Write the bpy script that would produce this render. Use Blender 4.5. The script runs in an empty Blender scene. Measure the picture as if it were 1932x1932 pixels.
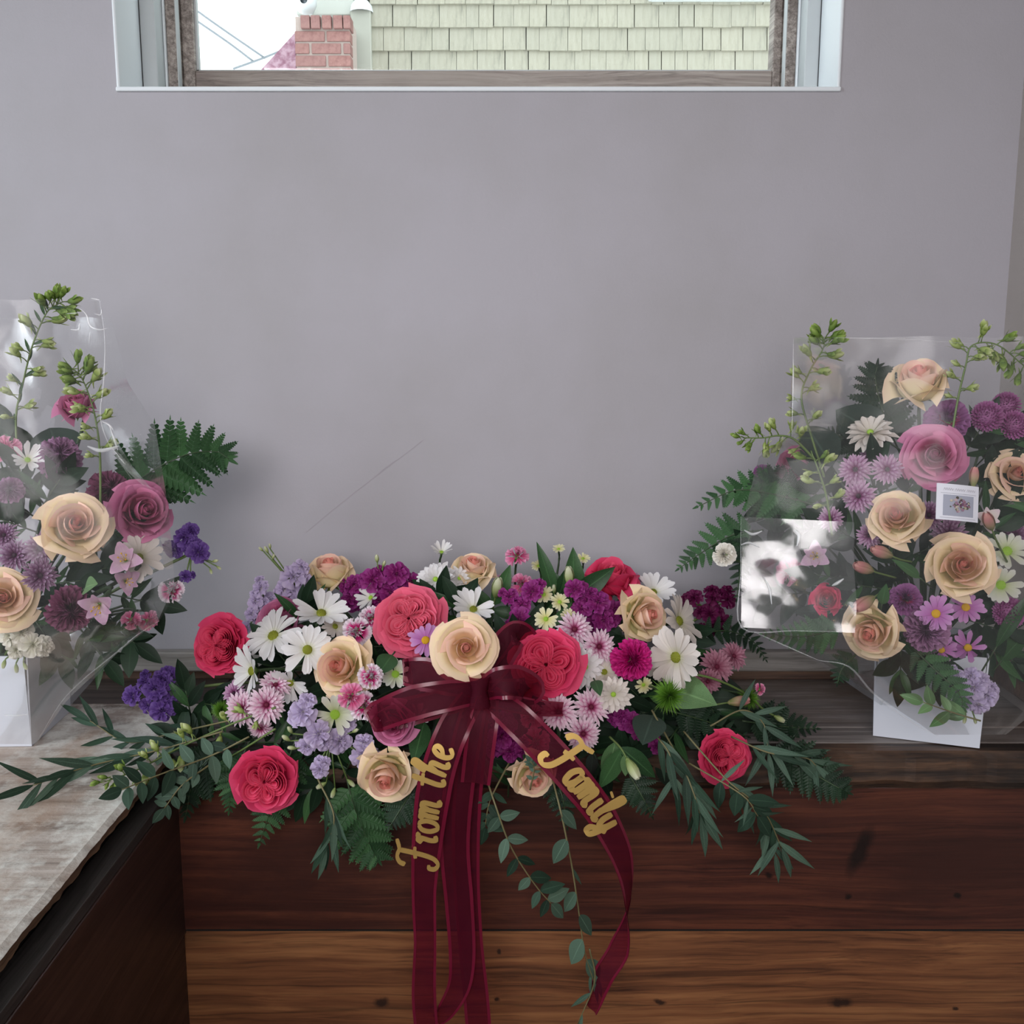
import bpy, math, random
from mathutils import Vector, Matrix, noise
sc = bpy.context.scene
PI = math.pi
# ------------------------------------------------------------------ camera
PITCH = math.radians(9.5)
CAM = Vector((0.0, -1.61, 0.544))
FPX = 1932.0
cam = bpy.data.objects.new('camera', bpy.data.cameras.new('camera'))
sc.collection.objects.link(cam)
cam.location = CAM
cam.rotation_euler = (PI/2 - PITCH, 0, 0)
cam.data.sensor_width = 36.0
cam.data.lens = 36.0
cam.data.clip_start = 0.02
cam.data.clip_end = 200
sc.camera = cam
# ------------------------------------------------------------------ sky, lights, exposure
world = bpy.data.worlds.new('overcast_sky')
sc.world = world
world.use_nodes = True
bg = world.node_tree.nodes['Background']
bg.inputs['Color'].default_value = (0.93, 0.98, 1.0, 1)
bg.inputs['Strength'].default_value = 2.6
world.cycles.sampling_method = 'NONE'

def area_light(name, loc, target, sx, sy, watts, col, spread=180):
    d = bpy.data.lights.new(name, 'AREA')
    d.shape = 'RECTANGLE'; d.size = sx; d.size_y = sy
    d.energy = watts; d.color = col; d.spread = math.radians(spread)
    o = bpy.data.objects.new(name, d)
    sc.collection.objects.link(o)
    o.location = loc
    o.rotation_euler = (Vector(target) - Vector(loc)).to_track_quat('-Z', 'Y').to_euler()
    return o
# unseen room lights: tall left window; rear lamp, spread narrowed to darken upper wall
area_light('window_light_side', (-2.2, -1.4, 1.15), (-0.1, -0.45, 0.1), 1.1, 1.1, 31, (0.86, 0.94, 1.0), 150)
area_light('unseen_light_rear', (-0.2, -3.0, 1.15), (0.0, 0.0, 0.22), 1.8, 1.2, 14.5, (1.0, 0.955, 0.965), 85)
bulb = bpy.data.lights.new('ceiling_bulb', 'POINT'); bulb.energy = 1.0; bulb.color = (1.0, 0.62, 0.3); bulb.shadow_soft_size = 0.03
bo = bpy.data.objects.new('ceiling_bulb', bulb); sc.collection.objects.link(bo); bo.location = (-1.2, -2.6, 1.2)

vs = sc.view_settings
vs.view_transform = 'Standard'; vs.look = 'None'; vs.exposure = -0.1; vs.gamma = 1.0
vs.use_curve_mapping = False
sc.cycles.use_denoising = True
sc.cycles.use_adaptive_sampling = True
sc.cycles.adaptive_threshold = 0.05
sc.cycles.adaptive_min_samples = 12
sc.cycles.max_bounces = 4
sc.cycles.diffuse_bounces = 3
sc.cycles.glossy_bounces = 3
sc.cycles.transmission_bounces = 6
sc.cycles.transparent_max_bounces = 12
sc.cycles.caustics_reflective = False
sc.cycles.caustics_refractive = False

# ------------------------------------------------------------------ helpers
CP, SP = math.cos(PITCH), math.sin(PITCH)
def ray(px, py):
    u = (px-966.0)/FPX; t = (py-966.0)/FPX
    return Vector((u, CP - t*SP, -SP - t*CP))
def P(px, py, Y):                       # point seen at a pixel of the 1932 frame, standing at depth y = Y
    r = ray(px, py); return CAM + r*((Y-CAM.y)/r.y)
def PZ(px, py, Z):                      # the same on a level z = Z
    r = ray(px, py); return CAM + r*((Z-CAM.z)/r.z)
def PX(px, py, X):
    r = ray(px, py); return CAM + r*((X-CAM.x)/r.x)
def mpp(p):                             # metres per pixel at a point
    d = p-CAM; return (d.y*CP - d.z*SP)/FPX

def srgb(c):
    out = []
    for x in c[:3]:
        x /= 255.0
        out.append(x/12.92 if x <= 0.04045 else ((x+0.055)/1.055)**2.4)
    return (*out, 1.0)

class G:
    """collects vertices, faces, uvs and material slots for one mesh"""
    def __init__(s): s.v = []; s.f = []; s.uv = []; s.mi = []
    def add(s, vs, fs, uvs=None, mi=0, M=None):
        b = len(s.v)
        for i, p in enumerate(vs):
            p = Vector(p); s.v.append((M @ p) if M is not None else p)
            s.uv.append(uvs[i] if uvs else (0.5, 0.5))
        for f in fs:
            s.f.append([b+i for i in f]); s.mi.append(mi)
        return s
    def grid(s, fn, nu, nv, u0=-1.0, u1=1.0, mi=0, M=None, closed=False):
        vs = []; uv = []
        for j in range(nv+1):
            for i in range(nu+1):
                u = u0+(u1-u0)*i/nu; v = j/nv
                vs.append(fn(u, v)); uv.append((0.5+0.5*u if u0 < 0 else i/nu, v))
        fs = [(j*(nu+1)+i, j*(nu+1)+i+1, (j+1)*(nu+1)+i+1, (j+1)*(nu+1)+i) for j in range(nv) for i in range(nu)]
        return s.add(vs, fs, uv, mi, M)
    def box(s, x0, x1, y0, y1, z0, z1, mi=0, M=None):
        vs = [(x, y, z) for z in (z0, z1) for y in (y0, y1) for x in (x0, x1)]
        return s.add(vs, [(0,2,3,1), (4,5,7,6), (0,1,5,4), (2,6,7,3), (0,4,6,2), (1,3,7,5)], None, mi, M)
    def tube(s, pts, r0, r1=None, n=6, mi=0, M=None):
        r1 = r0 if r1 is None else r1
        pts = [Vector(p) for p in pts]; k = len(pts); vs = []; uv = []
        ref = Vector((0.3, 0.2, 0.93))
        for i, p in enumerate(pts):
            t = (pts[min(i+1, k-1)]-pts[max(i-1, 0)])
            t = t.normalized() if t.length > 1e-9 else Vector((0, 0, 1))
            a = t.cross(ref)
            if a.length < 0.05: a = t.cross(Vector((1, 0, 0)))
            a.normalize(); b = t.cross(a); ref = a.cross(t)*0.0+ref
            r = r0+(r1-r0)*i/max(1, k-1)
            for j in range(n):
                w = 2*PI*j/n; vs.append(p+a*(math.cos(w)*r)+b*(math.sin(w)*r)); uv.append((j/n, i/max(1, k-1)))
        fs = [(i*n+j, i*n+(j+1) % n, (i+1)*n+(j+1) % n, (i+1)*n+j) for i in range(k-1) for j in range(n)]
        fs += [tuple(range(n-1, -1, -1)), tuple(range((k-1)*n, k*n))]
        return s.add(vs, fs, uv, mi, M)
    def lathe(s, prof, n=14, mi=0, M=None):
        vs = [(r*math.cos(2*PI*j/n), r*math.sin(2*PI*j/n), z) for r, z in prof for j in range(n)]
        uv = [(j/n, i/max(1, len(prof)-1)) for i in range(len(prof)) for j in range(n)]
        fs = [(i*n+j, i*n+(j+1) % n, (i+1)*n+(j+1) % n, (i+1)*n+j) for i in range(len(prof)-1) for j in range(n)]
        fs.append(tuple(range((len(prof)-1)*n, len(prof)*n)))
        return s.add(vs, fs, uv, mi, M)
    def data(s, name, mats, smooth=True):
        me = bpy.data.meshes.new(name)
        me.from_pydata([tuple(p) for p in s.v], [], s.f)
        uvl = me.uv_layers.new(name='UVMap')
        flat = []
        for f in s.f:
            for i in f: flat.extend(s.uv[i])
        uvl.data.foreach_set('uv', flat)
        if not isinstance(mats, (list, tuple)): mats = [mats]
        for m in mats: me.materials.append(m)
        me.polygons.foreach_set('material_index', s.mi)
        me.polygons.foreach_set('use_smooth', [smooth]*len(s.f))
        me.update()
        return me
    def obj(s, name, mats, parent=None, smooth=True, bevel=0.0, kind=None):
        o = bpy.data.objects.new(name, s.data(name, mats, smooth))
        sc.collection.objects.link(o)
        if parent is not None: o.parent = parent
        if bevel:
            m = o.modifiers.new('bevel', 'BEVEL'); m.width = bevel; m.segments = 2; m.limit_method = 'ANGLE'
        if kind: o['kind'] = kind
        return o

def empty(name, loc=(0, 0, 0), rot=None, parent=None):
    o = bpy.data.objects.new(name, None); sc.collection.objects.link(o)
    o.empty_display_size = 0.02
    o.location = loc
    if rot is not None: o.rotation_euler = rot.to_euler() if hasattr(rot, 'to_euler') else rot
    if parent is not None: o.parent = parent
    return o
def tag(o, label, cat=None, group=None, kind=None):
    o['label'] = label
    if cat: o['category'] = cat
    if group: o['group'] = group
    if kind: o['kind'] = kind
    return o
def inst(name, me, parent, M=None):
    o = bpy.data.objects.new(name, me); sc.collection.objects.link(o)
    o.parent = parent
    if M is not None: o.matrix_basis = M
    return o
def T(x, y, z): return Matrix.Translation((x, y, z))
def RZ(a): return Matrix.Rotation(a, 4, 'Z')
def RX(a): return Matrix.Rotation(a, 4, 'X')
def RY(a): return Matrix.Rotation(a, 4, 'Y')
def S(k): return Matrix.Diagonal((k, k, k, 1)) if not isinstance(k, tuple) else Matrix.Diagonal((*k, 1))
def frame(z, roll=0.0, xhint=None):
    """rotation whose z axis is z"""
    z = Vector(z).normalized()
    h = Vector(xhint) if xhint is not None else (Vector((1, 0, 0)) if abs(z.x) < 0.9 else Vector((0, 0, 1)))
    x = (h - z*h.dot(z)).normalized(); y = z.cross(x)
    return Matrix((x, y, z)).transposed().to_4x4() @ RZ(roll)
def catmull(pts, per=6):
    pts = [Vector(p) for p in pts]
    if len(pts) < 3:
        return [pts[0].lerp(pts[-1], i/per) for i in range(per+1)]
    out = []
    for i in range(len(pts)-1):
        p0 = pts[i-1] if i else pts[0]*2-pts[1]
        p1, p2 = pts[i], pts[i+1]
        p3 = pts[i+2] if i+2 < len(pts) else pts[-1]*2-pts[-2]
        for k in range(per):
            t = k/per
            out.append(0.5*((2*p1)+(p2-p0)*t+(2*p0-5*p1+4*p2-p3)*t*t+(3*p1-p0-3*p2+p3)*t**3))
    out.append(pts[-1]); return out

# ------------------------------------------------------------------ materials
class NT:
    def __init__(s, name):
        s.m = bpy.data.materials.new(name); s.m.use_nodes = True
        s.t = s.m.node_tree; s.t.nodes.clear()
        s.out = s.n('ShaderNodeOutputMaterial')
    def n(s, typ, **kw):
        nd = s.t.nodes.new(typ)
        for k, v in kw.items():
            if k.startswith('i_'):
                key = k[2:]; nd.inputs[int(key) if key.isdigit() else key].default_value = v
            else: setattr(nd, k, v)
        return nd
    def l(s, a, b): s.t.links.new(a, b)
    def ramp(s, fac, stops, interp='LINEAR'):
        r = s.n('ShaderNodeValToRGB'); r.color_ramp.interpolation = interp
        e = r.color_ramp.elements
        while len(e) < len(stops): e.new(0.5)
        for i, (p, c) in enumerate(stops):
            e[i].position = p; e[i].color = c if len(c) == 4 else (*c, 1)
        s.l(fac, r.inputs[0]); return r
    def noise(s, co, scale, detail=4, rough=0.55):
        nd = s.n('ShaderNodeTexNoise'); nd.inputs['Scale'].default_value = scale
        nd.inputs['Detail'].default_value = detail; nd.inputs['Roughness'].default_value = rough
        if co is not None: s.l(co, nd.inputs['Vector'])
        return nd
    def mapping(s, co, scale, loc=(0, 0, 0), rot=(0, 0, 0)):
        m = s.n('ShaderNodeMapping'); m.inputs['Scale'].default_value = scale
        m.inputs['Location'].default_value = loc; m.inputs['Rotation'].default_value = rot
        s.l(co, m.inputs['Vector']); return m.outputs[0]
    def mix(s, fac, a, b, mode='MIX'):
        m = s.n('ShaderNodeMix', data_type='RGBA', blend_type=mode)
        for val, sock in ((fac, m.inputs[0]), (a, m.inputs[6]), (b, m.inputs[7])):
            if hasattr(val, 'is_output') or isinstance(val, bpy.types.NodeSocket): s.l(val, sock)
            else: sock.default_value = val
        return m.outputs[2]
    def math(s, op, a, b=0.0):
        m = s.n('ShaderNodeMath', operation=op)
        for val, sock in ((a, m.inputs[0]), (b, m.inputs[1])):
            if isinstance(val, bpy.types.NodeSocket): s.l(val, sock)
            else: sock.default_value = val
        return m.outputs[0]
    def bump(s, h, strength, dist=0.002):
        b = s.n('ShaderNodeBump'); b.inputs['Strength'].default_value = strength; b.inputs['Distance'].default_value = dist
        s.l(h, b.inputs['Height']); return b.outputs[0]
    def principled(s, col, rough=0.6, normal=None, **kw):
        p = s.n('ShaderNodeBsdfPrincipled')
        if isinstance(col, bpy.types.NodeSocket): s.l(col, p.inputs['Base Color'])
        else: p.inputs['Base Color'].default_value = col
        if isinstance(rough, bpy.types.NodeSocket): s.l(rough, p.inputs['Roughness'])
        else: p.inputs['Roughness'].default_value = rough
        if normal is not None: s.l(normal, p.inputs['Normal'])
        for k, v in kw.items(): p.inputs[k.replace('_', ' ')].default_value = v
        return p
    def done(s, sh):
        s.l(sh.outputs[0] if hasattr(sh, 'outputs') else sh, s.out.inputs[0]); return s.m

def simple(name, col, rough=0.6, **kw):
    t = NT(name); return t.done(t.principled(srgb(col), rough, **kw))

def wood(name, dark, mid, light, axis='X', rough=0.55, stretch=38.0, big=2.2, bump=0.35, stain=None, seed=0.0, knots=(), lines=0.35):
    stretch *= 2.6
    t = NT(name); co = t.n('ShaderNodeTexCoord').outputs['Object']
    sv = {'X': (2.4, stretch, stretch), 'Y': (stretch, 2.4, stretch)}[axis]
    bv = {'X': (0.35, 1, 1), 'Y': (1, 0.35, 1)}[axis]
    warp = t.noise(t.mapping(co, bv, (seed, seed*2, 0)), 5.0, 3)
    vadd = t.n('ShaderNodeVectorMath', operation='MULTIPLY_ADD')
    t.l(warp.outputs['Color'], vadd.inputs[0]); vadd.inputs[1].default_value = (0.05, 0.05, 0.05); t.l(co, vadd.inputs[2])
    w2 = t.noise(co, 60.0, 3); vadd2 = t.n('ShaderNodeVectorMath', operation='MULTIPLY_ADD')
    t.l(w2.outputs['Color'], vadd2.inputs[0]); vadd2.inputs[1].default_value = (0.012, 0.0, 0.012); t.l(co, vadd2.inputs[2])
    g = t.noise(t.mapping(vadd.outputs[0], sv, (seed, 0, seed)), 1.0, 6, 0.62)
    b = t.noise(t.mapping(co, bv, (seed*3, 1, 0)), big*3, 4, 0.6)
    f = t.math('ADD', t.math('MULTIPLY', g.outputs[0], 0.72), t.math('MULTIPLY', b.outputs[0], 0.42))
    c = t.ramp(f, [(0.34, srgb(dark)), (0.52, srgb(mid)), (0.70, srgb(light))]).outputs[0]
    fine = t.noise(t.mapping(vadd.outputs[0], tuple(x*1.6 if x < 3 else x*4 for x in sv), (0, seed, 0)), 1.0, 3, 0.7)
    c = t.mix(t.ramp(fine.outputs[0], [(0.5, (0, 0, 0, 1)), (0.72, (0.55, 0.55, 0.55, 1))]).outputs[0], c, srgb([x*0.55 for x in dark]))
    ln = t.noise(t.mapping(vadd.outputs[0], tuple(0.7 if x < 3 else x*0.34 for x in sv), (seed+4, 0, seed)), 1.0, 2, 0.5)
    lf = t.ramp(t.math('ABSOLUTE', t.math('SUBTRACT', ln.outputs[0], 0.5)), [(0.0, (1, 1, 1, 1)), (0.022, (0, 0, 0, 1))]).outputs[0]
    c = t.mix(t.math('MULTIPLY', lf, lines), c, srgb([x*0.5 for x in dark]))
    if stain:
        n = t.noise(t.mapping(co, bv, (7+seed, 3, 1)), 6.0, 6, 0.7)
        fac = t.ramp(n.outputs[0], [(0.46, (0, 0, 0, 1)), (0.62, (1, 1, 1, 1))]).outputs[0]
        c = t.mix(fac, c, srgb(stain))
    for (kx, ky, kz, rx, rz, ka) in (knots or ()):
        mp = t.n('ShaderNodeMapping', vector_type='TEXTURE'); mp.inputs['Location'].default_value = (kx, ky, kz); mp.inputs['Rotation'].default_value = (0, ka, 0); mp.inputs['Scale'].default_value = (rx, 1.0, rz)
        t.l(vadd2.outputs[0], mp.inputs['Vector'])
        ln_ = t.n('ShaderNodeVectorMath', operation='LENGTH'); t.l(mp.outputs[0], ln_.inputs[0])
        k = t.ramp(ln_.outputs['Value'], [(0.45, (0.9, 0.9, 0.9, 1)), (1.0, (0, 0, 0, 1))]).outputs[0]
        c = t.mix(k, c, srgb([x*0.5 for x in dark]))
    return t.done(t.principled(c, rough, t.bump(g.outputs[0], bump, 0.002)))

def weathered(name, axis='Y'):
    """old plank with worn whitewash, bare brown wood showing at the worn edge"""
    t = NT(name); co = t.n('ShaderNodeTexCoord').outputs['Object']
    g = t.noise(t.mapping(co, (30, 2.0, 30) if axis == 'Y' else (2.0, 30, 30)), 1.0, 8, 0.7)
    n1 = t.noise(t.mapping(co, (1, 0.6, 1)), 9.0, 8, 0.68)
    n2 = t.noise(co, 42.0, 6, 0.7)
    n3 = t.noise(t.mapping(co, (2.4, 1, 1), (3, 2, 0)), 3.4, 4, 0.6)
    base = t.ramp(g.outputs[0], [(0.33, srgb((104, 92, 84))), (0.5, srgb((168, 156, 146))), (0.66, srgb((196, 186, 178)))]).outputs[0]
    white = t.ramp(t.math('ADD', t.math('MULTIPLY', n1.outputs[0], 0.6), t.math('MULTIPLY', n2.outputs[0], 0.4)),
                   [(0.44, (0, 0, 0, 1)), (0.58, (1, 1, 1, 1))]).outputs[0]
    c = t.mix(white, base, srgb((218, 217, 210)))
    brown = t.ramp(n3.outputs[0], [(0.52, (0, 0, 0, 1)), (0.66, (1, 1, 1, 1))]).outputs[0]
    c = t.mix(t.math('MULTIPLY', brown, 0.4), c, srgb((168, 132, 104)))
    return t.done(t.principled(c, 0.72, t.bump(t.math('ADD', g.outputs[0], n2.outputs[0]), 0.5, 0.003)))

def wall_paint(name, col, bump=0.25):
    t = NT(name); co = t.n('ShaderNodeTexCoord').outputs['Object']
    n = t.noise(co, 260, 3, 0.6); n2 = t.noise(co, 2.2, 4, 0.6); n3 = t.noise(co, 45, 4, 0.6)
    c0 = srgb(col); c1 = srgb([x*0.955 for x in col[:2]]+[col[2]*0.94])
    c = t.mix(t.ramp(n2.outputs[0], [(0.4, (0, 0, 0, 1)), (0.65, (1, 1, 1, 1))]).outputs[0], c0, c1)
    h = t.math('ADD', n.outputs[0], t.math('MULTIPLY', n3.outputs[0], 0.8))
    return t.done(t.principled(c, 0.62, t.bump(h, bump, 0.0012)))
# ================================================================== the room
M_wall = wall_paint('wall_paint_lilac_grey', (170, 167, 174))
M_wall2 = wall_paint('wall_paint_side', (168, 160, 156))
M_white = simple('white_gloss_paint', (226, 232, 236), 0.45)
M_whitegrey = simple('grey_white_paint', (188, 194, 196), 0.55)
M_sash = wood('worn_window_wood', (96, 84, 78), (138, 126, 120), (170, 160, 152), 'X', 0.6, 60, 3, 0.4, stain=(150, 140, 132))
M_sashv = wood('worn_window_wood_upright', (86, 76, 70), (128, 118, 112), (176, 166, 158), 'Y', 0.6, 60, 3, 0.4)
M_ledge = wood('grey_ledge_wood', (72, 64, 60), (112, 104, 100), (138, 130, 126), 'X', 0.6, 34, 2.0, 0.35, stain=(98, 84, 74))
M_nose = wood('dark_worn_nosing_wood', (18, 14, 12), (42, 31, 25), (104, 76, 56), 'X', 0.55, 26, 4.5, 0.6, stain=(34, 27, 24), seed=2.3)
def kn(px, py, rx, rz, a=0.0):
    p = P(px, py, -.302); m = mpp(p); return (p.x-.006, p.y, p.z-.006, rx*m, rz*m, a)
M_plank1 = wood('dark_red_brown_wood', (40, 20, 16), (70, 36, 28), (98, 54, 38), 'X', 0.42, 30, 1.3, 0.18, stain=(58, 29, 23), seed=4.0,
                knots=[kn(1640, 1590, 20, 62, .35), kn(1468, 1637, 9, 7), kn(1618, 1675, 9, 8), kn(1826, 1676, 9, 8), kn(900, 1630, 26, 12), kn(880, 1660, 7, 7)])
M_plank2 = wood('warm_brown_pine', (72, 40, 26), (126, 80, 50), (160, 110, 70), 'X', 0.5, 26, 1.2, 0.22, seed=9.0, lines=0.5, knots=[kn(1604, 1880, 26, 13), kn(1822, 1890, 8, 6), kn(957, 1785, 6, 6), kn(735, 1880, 18, 12), kn(1262, 1880, 14, 6, .4), kn(955, 1876, 8, 6)])
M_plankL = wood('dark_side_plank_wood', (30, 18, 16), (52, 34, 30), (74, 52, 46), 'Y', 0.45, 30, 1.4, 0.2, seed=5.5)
M_weather = weathered('worn_whitewashed_plank', 'X')
M_dark = simple('shadow_gap_black', (14, 12, 12), 0.9)
M_base = wood('worn_grey_painted_board', (110, 106, 100), (150, 146, 142), (164, 160, 156), 'X', 0.6, 20, 2.4, 0.2, stain=(132, 126, 118), seed=1.0)
M_floor = wood('floor_boards', (50, 38, 30), (84, 64, 50), (110, 86, 66), 'Y', 0.5)
M_ceil = simple('ceiling_wood_brown', (120, 104, 90), 0.8)

XL, XR, YB, ZF, ZC = -2.42, 0.762, -4.4, -0.85, 2.15
WX0, WX1, WZ0, WZ1 = -0.588, 0.488, 0.911, 1.95

g = G()
g.box(XL, WX0, 0, 0.20, ZF, ZC); g.box(WX1, XR+0.2, 0, 0.20, ZF, ZC)
g.box(WX0, WX1, 0, 0.20, ZF, WZ0); g.box(WX0, WX1, 0, 0.20, WZ1, ZC)
wall_back = tag(g.obj('wall_back', M_wall, smooth=False), 'lilac grey painted plaster wall behind the flowers', kind='structure')
g = G()
for pts, w in (([(578,1004), (640,952), (716,893), (770,852), (798,830)], 0.0011), ([(700,905), (730,880), (748,868)], 0.0008)):
    q = catmull([P(x, y, -0.0004) for x, y in pts], 5)
    vs_ = []
    for p in q: vs_ += [p+Vector((0, 0, w/2)), p-Vector((0, 0, w/2))]
    g.add(vs_, [(2*i, 2*i+1, 2*i+3, 2*i+2) for i in range(len(q)-1)])
g.obj('scratch', simple('scratch_mark', (166, 160, 168), 0.7), wall_back)
g = G(); g.box(XR, XR+0.15, YB, 0, ZF, ZC)
tag(g.obj('wall_right', M_wall2, smooth=False), 'warm grey painted side wall at the right edge', kind='structure')
g = G(); g.box(XL-0.15, XL, YB, 0, ZF, ZC); tag(g.obj('wall_left', M_wall2, smooth=False), 'pale painted wall left of the view', kind='structure')
g = G(); g.box(XL, XR, YB-0.15, YB, ZF, ZC); tag(g.obj('wall_rear', M_wall2, smooth=False), 'pale painted wall behind the photographer', kind='structure')
g = G(); g.box(XL, XR, YB, 0, ZF-0.1, ZF); tag(g.obj('floor', M_floor, smooth=False), 'brown wooden floor below the ledge', kind='structure')
g = G(); g.box(XL, XR, YB, 0, ZC, ZC+0.1); tag(g.obj('ceiling', M_ceil, smooth=False), 'brown ceiling above the view', kind='structure')

# ---- window
win = empty('window_1', (0, 0.15, WZ0)); tag(win, 'window with worn wooden sash set deep in a white reveal', kind='structure')
def wpart(name, mat, *boxes, bevel=0.002):
    g = G()
    for b in boxes: g.box(*b)
    o = g.obj(name, mat, None, smooth=False, bevel=bevel); o.parent = win
    o.matrix_parent_inverse = Matrix.Translation((0, -0.15, -WZ0)); return o
e = 0.001
wpart('reveal', M_white, (WX0-e, WX0+0.004, -0.002, 0.10, WZ0, WZ1))
wpart('reveal', M_white, (WX1-0.004, WX1+e, -0.002, 0.10, WZ0, WZ1))
wpart('reveal', M_white, (WX0, WX1, -0.002, 0.10, WZ1-0.004, WZ1+e))
wpart('sill', M_white, (WX0-0.002, WX1+0.002, -0.004, 0.20, WZ0-0.001, WZ0+0.006))
wpart('frame_post', M_whitegrey, (WX0+0.004, -0.560, 0.10, 0.14, WZ0+0.006, WZ1))
wpart('frame_post', M_whitegrey, (0.462, WX1-0.004, 0.10, 0.14, WZ0+0.006, WZ1))
wpart('stop_bead', M_white, (-0.560, -0.556, 0.135, 0.144, WZ0+0.006, WZ1))
wpart('stop_bead', M_white, (0.458, 0.462, 0.135, 0.144, WZ0+0.006, WZ1))
wpart('frame_jamb', M_sashv, (-0.556, -0.541, 0.14, 0.20, WZ0+0.006, WZ1)); wpart('frame_jamb', M_sashv, (0.442, 0.458, 0.14, 0.20, WZ0+0.006, WZ1))
wpart('bead', M_whitegrey, (-0.5425, -0.5395, 0.142, 0.160, WZ0+0.006, WZ1)); wpart('bead', M_whitegrey, (0.4405, 0.4435, 0.142, 0.160, WZ0+0.006, WZ1))
wpart('sash_stile', M_sashv, (-0.541, -0.521, 0.17, 0.205, WZ0+0.006, WZ1)); wpart('sash_stile', M_sashv, (0.428, 0.442, 0.17, 0.205, WZ0+0.006, WZ1))
wpart('sash_rail', M_sash, (-0.521, 0.428, 0.17, 0.205, WZ0+0.006, 0.982)); wpart('sash_rail', M_sash, (-0.521, 0.428, 0.17, 0.205, 1.88, WZ1))
wpart('putty_line', M_whitegrey, (-0.521, 0.428, 0.180, 0.190, 0.982, 0.9855), bevel=0)
wpart('putty_line', M_whitegrey, (-0.521, -0.5175, 0.180, 0.190, 0.982, 1.88), bevel=0)
t = NT('window_glass')
mx = t.n('ShaderNodeMixShader'); tr = t.n('ShaderNodeBsdfTransparent'); gl = t.n('ShaderNodeBsdfGlossy'); gl.inputs['Roughness'].default_value = 0.02
tr.inputs[0].default_value = (0.96, 0.98, 0.97, 1); mx.inputs[0].default_value = 0.05
t.l(tr.outputs[0], mx.inputs[1]); t.l(gl.outputs[0], mx.inputs[2]); M_glass = t.done(mx)
wpart('pane', M_glass, (-0.521, 0.428, 0.186, 0.189, 0.982, 1.88), bevel=0)

# ---- ledge along the wall and the planks below it
def sbox(name, mat, b, label=None, parent=None, bevel=0.002, rough_edge=None):
    g = G()
    if rough_edge is None: g.box(*b)
    else:                                # uneven front (y0) edge, sawn in many steps
        x0, x1, y0, y1, z0, z1 = b; n = 90
        def f(u, v):
            a = v*4; x = x0+(x1-x0)*u
            k = noise.noise(Vector((x*14, 1.7, rough_edge)))*0.004+noise.noise(Vector((x*60, 3.1, rough_edge)))*0.002
            k2 = noise.noise(Vector((x*22, 9.7, rough_edge)))*0.005
            prof = [(y1, z1), (y0+0.010, z1), (y0+0.002+k, z1-0.008+k2*0.5), (y0+k, z0+0.012+k2), (y0+0.006+k2, z0), (y1, z0)]
            i = min(int(v*5), 4); tt = v*5-i
            return Vector((x, prof[i][0]+(prof[i+1][0]-prof[i][0])*tt, prof[i][1]+(prof[i+1][1]-prof[i][1])*tt))
        g.grid(f, n, 5, 0.0, 1.0)
    o = g.obj(name, mat, parent, smooth=False, bevel=bevel if rough_edge is None else 0)
    if label: tag(o, label, kind='structure')
    return o
ledge = empty('trim_1', (0, -0.15, 0)); tag(ledge, 'grey wooden ledge of old boards below the wall', kind='structure')
def under(root, o):
    o.parent = root; o.matrix_parent_inverse = Matrix.Translation(-root.location); return o
XLI = -0.458       # inner edge of the left ledge
under(ledge, sbox('plank', M_ledge, (XLI+.0005, XR, -0.218, 0, -0.03, 0.0)))
under(ledge, sbox('plank', M_ledge, (XLI, XR, -0.276, -0.2195, -0.03, -0.0005)))
under(ledge, sbox('nosing', M_nose, (XLI-0.02, XR, -0.312, -0.2765, -0.053, -0.001), rough_edge=3.0))
M_strip = wood('brown_strip_wood', (44, 30, 24), (84, 62, 50), (110, 84, 66), 'X', 0.6, 20, 2.4, 0.2, seed=3.0)
sbox('baseboard_back', M_base, (-1.4, XR, -0.020, 0.0, 0.016, 0.049), 'worn grey painted board along the foot of the wall', bevel=0.003)
sbox('trim_2', M_strip, (-1.4, XR, -0.012, 0.0, 0.0, 0.0155), 'thin dark strip under the painted board')
sbox('trim_3', M_strip, (0.735, XR, -0.30, -0.021, 0.03, 0.075), 'short brown wooden rail on the right wall', bevel=0.004)
lower = empty('wall_lower', (0, -0.30, -0.4)); tag(lower, 'plank panelling below the ledge', kind='structure')
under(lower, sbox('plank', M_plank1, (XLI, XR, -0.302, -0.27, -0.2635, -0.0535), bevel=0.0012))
under(lower, sbox('plank', M_plank2, (XLI, XR, -0.298, -0.27, -0.520, -0.2665), bevel=0.0015))
under(lower, sbox('gap_strip', M_dark, (XLI, XR, -0.3, -0.28, -0.2668, -0.2636), bevel=0))
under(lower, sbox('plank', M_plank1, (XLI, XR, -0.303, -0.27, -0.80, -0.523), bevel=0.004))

# ---- ledge and panelling running towards the camera on the left
lleft = empty('trim_4', (-0.62, -0.8, 0)); tag(lleft, 'broad worn whitewashed plank ledge running forward on the left', kind='structure')
g = G()
def fl(u, v):
    y = -0.127-1.423*u
    k = noise.noise(Vector((y*16, 0.3, 5)))*0.0015+noise.noise(Vector((y*70, 4.3, 5)))*0.002
    k2 = noise.noise(Vector((y*30, 8.3, 1)))*0.006+noise.noise(Vector((y*90, 2.3, 1)))*0.003
    prof = [(-0.95, 0.001), (XLI-0.008, 0.001), (XLI+k*0.6, -0.003), (XLI-0.002+k, -0.014+k2), (XLI-0.012+k2, -0.021), (-0.95, -0.021)]
    i = min(int(v*5), 4); tt = v*5-i
    return Vector((prof[i][0]+(prof[i+1][0]-prof[i][0])*tt, y, prof[i][1]+(prof[i+1][1]-prof[i][1])*tt))
g.grid(fl, 220, 5, 0.0, 1.0)
for fi in range(220*2, 220*5): g.mi[fi] = 1
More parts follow.
